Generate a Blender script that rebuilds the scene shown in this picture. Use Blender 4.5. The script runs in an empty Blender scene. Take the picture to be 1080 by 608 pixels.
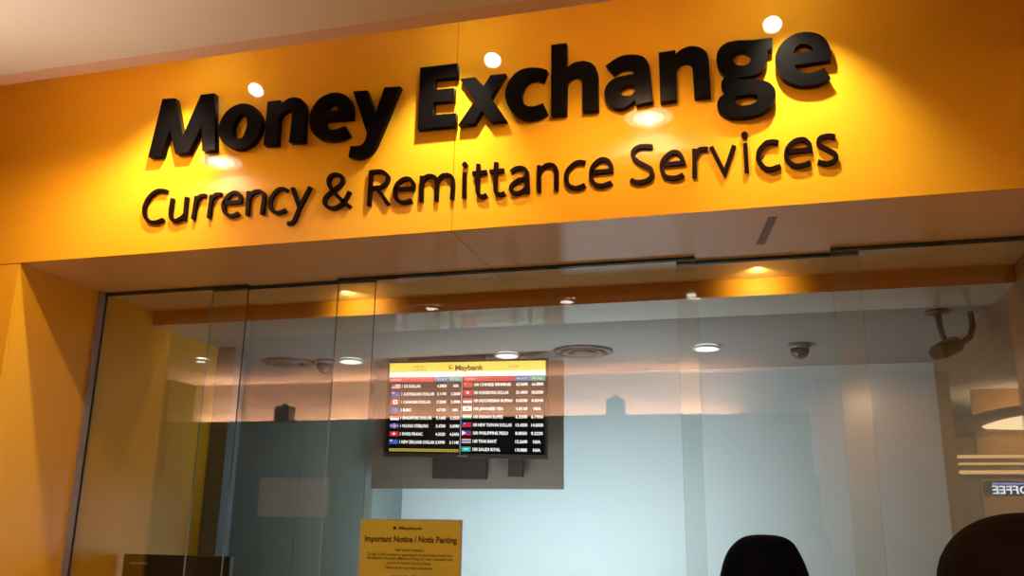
# A money exchange counter in a mall: yellow sign, glass front, rate screen.
import bpy, bmesh, math, random
from mathutils import Vector, Matrix
CAMF = 933.66
CAMR = [[0.964691, 0.262947, 0.015157], [0.054126, -0.254235, 0.965627], [-0.257762, 0.930711, 0.25949]]
W_SPOT = 64.0
W_BIG = 42.0
W_MALL = 105.0
W_FAR_FILL = 450.0
W_WOOD_FILL = 160.0
W_IN = 8.0
W_WALL_FILL = 15.5
W_STRIP_FILL = 6.0
W_UP_FILL = 800.0
W_WORLD = .55

# sign letter outlines on the sign plane, millimetres (x, z)
BOLD=[('M',[[(-2411,3368),(-2346,3364),(-2286,3179),(-2220,3365),(-2154,3364),(-2119,3100),(-2182,3103),(-2199,3217),(-2250,3102),(-2312,3103),(-2355,3224),(-2379,3099),(-2445,3102)]]),('o',[[(-1998,3297),(-1985,3294),(-1972,3288),(-1959,3281),(-1948,3272),(-1938,3261),(-1929,3249),(-1922,3236),(-1916,3222),(-1913,3208),(-1912,3194),(-1913,3179),(-1915,3166),(-1919,3153),(-1925,3140),(-1932,3129),(-1939,3119),(-1948,3111),(-1959,3105),(-1969,3099),(-1981,3096),(-1992,3093),(-2004,3092),(-2016,3093),(-2028,3095),(-2041,3100),(-2054,3106),(-2067,3114),(-2079,3123),(-2089,3134),(-2098,3145),(-2105,3157),(-2111,3169),(-2114,3181),(-2115,3192),(-2115,3204),(-2113,3216),(-2110,3228),(-2105,3241),(-2098,3253),(-2091,3264),(-2082,3273),(-2072,3281),(-2061,3288),(-2050,3293),(-2037,3297),(-2024,3299),(-2011,3299)],[(-2008,3254),(-2003,3252),(-1997,3247),(-1992,3241),(-1988,3234),(-1985,3227),(-1982,3218),(-1981,3209),(-1980,3201),(-1980,3193),(-1981,3185),(-1983,3177),(-1985,3170),(-1987,3162),(-1990,3155),(-1993,3148),(-1996,3143),(-2001,3140),(-2007,3139),(-2013,3139),(-2018,3140),(-2024,3142),(-2029,3145),(-2034,3149),(-2038,3154),(-2041,3161),(-2044,3168),(-2046,3176),(-2047,3184),(-2047,3192),(-2047,3200),(-2045,3208),(-2043,3215),(-2041,3222),(-2037,3229),(-2033,3235),(-2029,3241),(-2024,3246),(-2019,3250),(-2014,3253)]]),('n',[[(-1893,3294),(-1833,3293),(-1829,3272),(-1824,3277),(-1820,3282),(-1815,3286),(-1810,3290),(-1804,3293),(-1799,3295),(-1793,3297),(-1786,3298),(-1778,3298),(-1770,3298),(-1761,3297),(-1754,3295),(-1746,3292),(-1739,3288),(-1733,3282),(-1727,3276),(-1723,3269),(-1719,3260),(-1716,3251),(-1714,3241),(-1712,3228),(-1712,3212),(-1712,3196),(-1712,3178),(-1711,3159),(-1710,3138),(-1710,3117),(-1709,3095),(-1776,3099),(-1775,3134),(-1774,3166),(-1774,3194),(-1774,3216),(-1775,3224),(-1776,3232),(-1778,3238),(-1781,3243),(-1786,3245),(-1791,3245),(-1798,3245),(-1803,3243),(-1808,3241),(-1813,3238),(-1818,3235),(-1822,3231),(-1825,3227),(-1828,3223),(-1831,3218),(-1833,3213),(-1831,3095),(-1892,3098)]]),('e',[[(-1503,3175),(-1502,3182),(-1502,3190),(-1501,3197),(-1502,3206),(-1503,3216),(-1505,3227),(-1508,3239),(-1512,3249),(-1517,3258),(-1523,3266),(-1530,3273),(-1538,3280),(-1546,3285),(-1555,3290),(-1564,3293),(-1574,3296),(-1585,3297),(-1596,3298),(-1608,3297),(-1619,3294),(-1630,3291),(-1640,3287),(-1650,3281),(-1660,3273),(-1668,3264),(-1676,3252),(-1683,3240),(-1688,3228),(-1691,3215),(-1692,3202),(-1692,3188),(-1690,3176),(-1688,3164),(-1685,3153),(-1680,3142),(-1674,3132),(-1667,3123),(-1658,3114),(-1649,3106),(-1639,3100),(-1629,3095),(-1618,3092),(-1607,3090),(-1597,3088),(-1585,3087),(-1574,3087),(-1563,3087),(-1552,3089),(-1541,3091),(-1531,3094),(-1521,3098),(-1511,3103),(-1532,3144),(-1539,3141),(-1547,3138),(-1555,3136),(-1562,3134),(-1570,3133),(-1578,3132),(-1586,3132),(-1593,3134),(-1600,3137),(-1606,3141),(-1611,3147),(-1615,3152),(-1618,3158),(-1620,3165),(-1622,3171),(-1623,3179)],[(-1618,3217),(-1565,3217),(-1566,3223),(-1567,3229),(-1569,3234),(-1571,3238),(-1575,3242),(-1579,3246),(-1583,3248),(-1588,3250),(-1592,3251),(-1597,3251),(-1601,3250),(-1605,3248),(-1609,3245),(-1612,3241),(-1615,3237),(-1617,3233),(-1618,3229),(-1618,3226),(-1618,3222)]]),('y',[[(-1504,3293),(-1442,3290),(-1400,3181),(-1368,3294),(-1300,3290),(-1325,3226),(-1347,3165),(-1367,3114),(-1382,3074),(-1387,3061),(-1392,3049),(-1397,3039),(-1403,3029),(-1409,3022),(-1416,3015),(-1423,3010),(-1431,3006),(-1440,3003),(-1449,3000),(-1458,2999),(-1468,2999),(-1477,3000),(-1487,3002),(-1496,3005),(-1505,3008),(-1500,3053),(-1490,3051),(-1479,3050),(-1469,3049),(-1461,3050),(-1454,3052),(-1448,3056),(-1443,3061),(-1439,3067),(-1436,3074),(-1434,3083),(-1433,3093),(-1432,3103)]]),('E',[[(-1217,3362),(-1062,3361),(-1061,3304),(-1154,3305),(-1154,3258),(-1072,3255),(-1073,3203),(-1156,3205),(-1154,3148),(-1061,3146),(-1061,3094),(-1216,3095)]]),('x',[[(-1047,3290),(-986,3291),(-950,3247),(-923,3291),(-863,3290),(-920,3195),(-856,3093),(-919,3095),(-955,3145),(-985,3094),(-1048,3095),(-983,3192)]]),('c',[[(-698,3283),(-714,3242),(-723,3246),(-731,3250),(-739,3253),(-747,3254),(-755,3253),(-763,3251),(-771,3247),(-778,3242),(-784,3235),(-790,3225),(-794,3215),(-797,3205),(-799,3195),(-798,3184),(-796,3174),(-794,3166),(-791,3158),(-787,3153),(-782,3148),(-776,3144),(-770,3141),(-762,3139),(-754,3138),(-746,3138),(-738,3139),(-730,3142),(-721,3144),(-713,3147),(-696,3107),(-704,3102),(-712,3098),(-721,3094),(-730,3091),(-741,3090),(-753,3089),(-765,3089),(-776,3090),(-786,3093),(-797,3097),(-807,3103),(-816,3110),(-825,3118),(-833,3127),(-841,3138),(-847,3149),(-853,3160),(-857,3172),(-860,3184),(-862,3197),(-861,3210),(-860,3223),(-856,3236),(-852,3248),(-846,3260),(-839,3270),(-830,3280),(-822,3288),(-812,3293),(-803,3298),(-792,3301),(-781,3302),(-769,3303),(-756,3302),(-743,3300),(-732,3298),(-722,3295),(-713,3292),(-705,3288)]]),('h',[[(-681,3389),(-622,3389),(-620,3283),(-613,3288),(-607,3293),(-600,3297),(-592,3301),(-584,3303),(-574,3304),(-565,3304),(-556,3304),(-547,3301),(-539,3298),(-530,3294),(-523,3288),(-518,3282),(-513,3275),(-509,3266),(-506,3256),(-504,3245),(-503,3233),(-503,3219),(-503,3204),(-503,3182),(-503,3155),(-503,3126),(-503,3096),(-560,3098),(-560,3129),(-560,3159),(-560,3185),(-561,3205),(-561,3214),(-562,3222),(-563,3229),(-565,3235),(-569,3240),(-573,3243),(-578,3246),(-583,3247),(-589,3247),(-596,3246),(-602,3243),(-607,3240),(-612,3237),(-615,3232),(-618,3228),(-621,3223),(-624,3094),(-680,3096)]]),('a',[[(-471,3272),(-465,3277),(-458,3282),(-451,3286),(-444,3291),(-436,3295),(-428,3300),(-418,3303),(-409,3306),(-397,3307),(-385,3307),(-373,3306),(-362,3304),(-352,3301),(-343,3298),(-335,3294),(-328,3288),(-322,3281),(-317,3273),(-314,3264),(-311,3254),(-309,3241),(-308,3226),(-308,3210),(-307,3193),(-306,3173),(-305,3152),(-304,3130),(-303,3107),(-362,3100),(-364,3121),(-370,3115),(-376,3110),(-382,3106),(-389,3102),(-396,3098),(-403,3095),(-410,3093),(-418,3093),(-426,3093),(-434,3095),(-442,3098),(-450,3103),(-456,3108),(-463,3115),(-468,3122),(-473,3131),(-475,3140),(-477,3150),(-478,3160),(-477,3169),(-474,3178),(-471,3187),(-466,3195),(-460,3203),(-453,3208),(-445,3213),(-436,3217),(-428,3220),(-419,3221),(-410,3222),(-401,3222),(-393,3223),(-385,3224),(-379,3224),(-372,3225),(-366,3226),(-366,3229),(-365,3232),(-365,3235),(-366,3239),(-368,3242),(-372,3246),(-376,3250),(-380,3252),(-387,3253),(-394,3254),(-402,3253),(-409,3252),(-418,3249),(-426,3245),(-434,3241),(-443,3236)],[(-366,3181),(-373,3182),(-380,3184),(-387,3184),(-393,3183),(-400,3182),(-407,3179),(-412,3176),(-417,3172),(-419,3166),(-420,3160),(-420,3154),(-418,3149),(-416,3146),(-412,3143),(-408,3141),(-403,3140),(-397,3139),(-391,3138),(-385,3138),(-380,3138),(-375,3141),(-372,3144),(-368,3148),(-365,3152)]]),('n',[[(-273,3300),(-214,3302),(-213,3286),(-206,3291),(-199,3297),(-192,3302),(-184,3305),(-176,3308),(-167,3310),(-159,3311),(-150,3310),(-141,3308),(-133,3305),(-124,3301),(-117,3296),(-111,3291),(-106,3285),(-102,3278),(-99,3270),(-97,3260),(-96,3249),(-95,3236),(-95,3222),(-95,3198),(-94,3169),(-94,3137),(-95,3103),(-151,3105),(-151,3135),(-152,3165),(-152,3190),(-153,3211),(-153,3219),(-154,3227),(-156,3234),(-158,3240),(-162,3245),(-165,3248),(-170,3250),(-175,3252),(-180,3252),(-186,3251),(-192,3250),(-197,3247),(-202,3243),(-206,3238),(-210,3232),(-213,3225),(-216,3103),(-273,3102)]]),('g',[[(131,3305),(128,3262),(110,3259),(111,3252),(111,3244),(111,3237),(110,3229),(108,3220),(105,3211),(101,3202),(97,3194),(92,3187),(86,3181),(80,3175),(73,3171),(65,3168),(57,3166),(48,3164),(41,3163),(33,3163),(27,3163),(20,3163),(15,3163),(10,3162),(6,3160),(2,3159),(-2,3157),(7,3156),(15,3154),(24,3153),(33,3152),(43,3150),(52,3149),(62,3148),(72,3145),(82,3142),(92,3139),(101,3135),(109,3130),(115,3124),(120,3117),(124,3109),(127,3102),(128,3094),(129,3086),(128,3078),(126,3069),(123,3061),(119,3052),(113,3043),(107,3035),(99,3029),(91,3023),(81,3018),(71,3014),(61,3011),(50,3009),(38,3007),(26,3007),(12,3007),(-4,3009),(-19,3011),(-32,3014),(-41,3018),(-50,3022),(-57,3028),(-63,3033),(-67,3040),(-70,3046),(-71,3053),(-72,3060),(-72,3067),(-71,3073),(-69,3080),(-67,3085),(-64,3090),(-59,3095),(-54,3098),(-50,3102),(-48,3104),(-46,3105),(-43,3107),(-41,3108),(-45,3113),(-48,3118),(-51,3123),(-54,3128),(-55,3133),(-55,3137),(-55,3142),(-55,3146),(-53,3151),(-51,3157),(-48,3161),(-45,3165),(-43,3168),(-41,3170),(-39,3172),(-37,3174),(-43,3180),(-49,3187),(-54,3195),(-59,3203),(-62,3213),(-65,3224),(-66,3235),(-67,3245),(-66,3255),(-65,3265),(-62,3274),(-58,3282),(-53,3289),(-47,3295),(-39,3301),(-31,3305),(-22,3308),(-13,3309),(-2,3310),(9,3311),(21,3310),(33,3308),(46,3307),(61,3305),(77,3305),(94,3305),(112,3305)],[(23,3267),(29,3266),(35,3263),(41,3260),(45,3256),(49,3252),(52,3247),(54,3242),(54,3237),(53,3230),(51,3223),(47,3217),(43,3212),(38,3209),(32,3208),(26,3207),(20,3208),(14,3209),(8,3211),(2,3214),(-2,3218),(-6,3223),(-9,3229),(-12,3236),(-12,3242),(-11,3248),(-8,3253),(-4,3259),(0,3263),(5,3265),(11,3267),(17,3267)],[(-12,3079),(-12,3083),(-9,3086),(-6,3089),(-2,3091),(3,3092),(10,3092),(17,3093),(24,3093),(32,3093),(41,3093),(49,3092),(56,3091),(60,3089),(64,3087),(67,3084),(68,3080),(68,3075),(67,3069),(65,3064),(61,3059),(54,3056),(46,3053),(37,3051),(28,3051),(20,3050),(13,3051),(5,3053),(0,3055),(-5,3060),(-9,3067),(-11,3073)]]),('e',[[(320,3191),(322,3202),(323,3212),(323,3223),(322,3233),(320,3244),(317,3255),(313,3266),(308,3276),(302,3284),(295,3291),(287,3297),(279,3302),(269,3306),(259,3309),(249,3311),(238,3312),(228,3311),(217,3310),(206,3307),(196,3303),(186,3297),(177,3291),(167,3283),(159,3274),(152,3264),(146,3253),(141,3241),(137,3229),(136,3216),(136,3203),(138,3189),(141,3177),(144,3166),(149,3156),(154,3146),(160,3138),(168,3130),(177,3123),(187,3116),(197,3111),(206,3108),(215,3105),(224,3104),(234,3103),(244,3102),(255,3102),(267,3103),(277,3105),(287,3108),(296,3112),(305,3117),(314,3122),(297,3162),(288,3158),(279,3155),(270,3152),(262,3150),(253,3149),(245,3149),(237,3149),(231,3151),(224,3153),(219,3156),(214,3160),(209,3164),(206,3169),(203,3174),(201,3180),(198,3186)],[(199,3232),(266,3234),(265,3239),(264,3244),(262,3249),(259,3253),(255,3257),(250,3261),(244,3264),(238,3266),(232,3266),(227,3266),(221,3265),(216,3263),(212,3260),(209,3257),(206,3253),(204,3250),(202,3246),(201,3241),(200,3237)]])]
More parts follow.
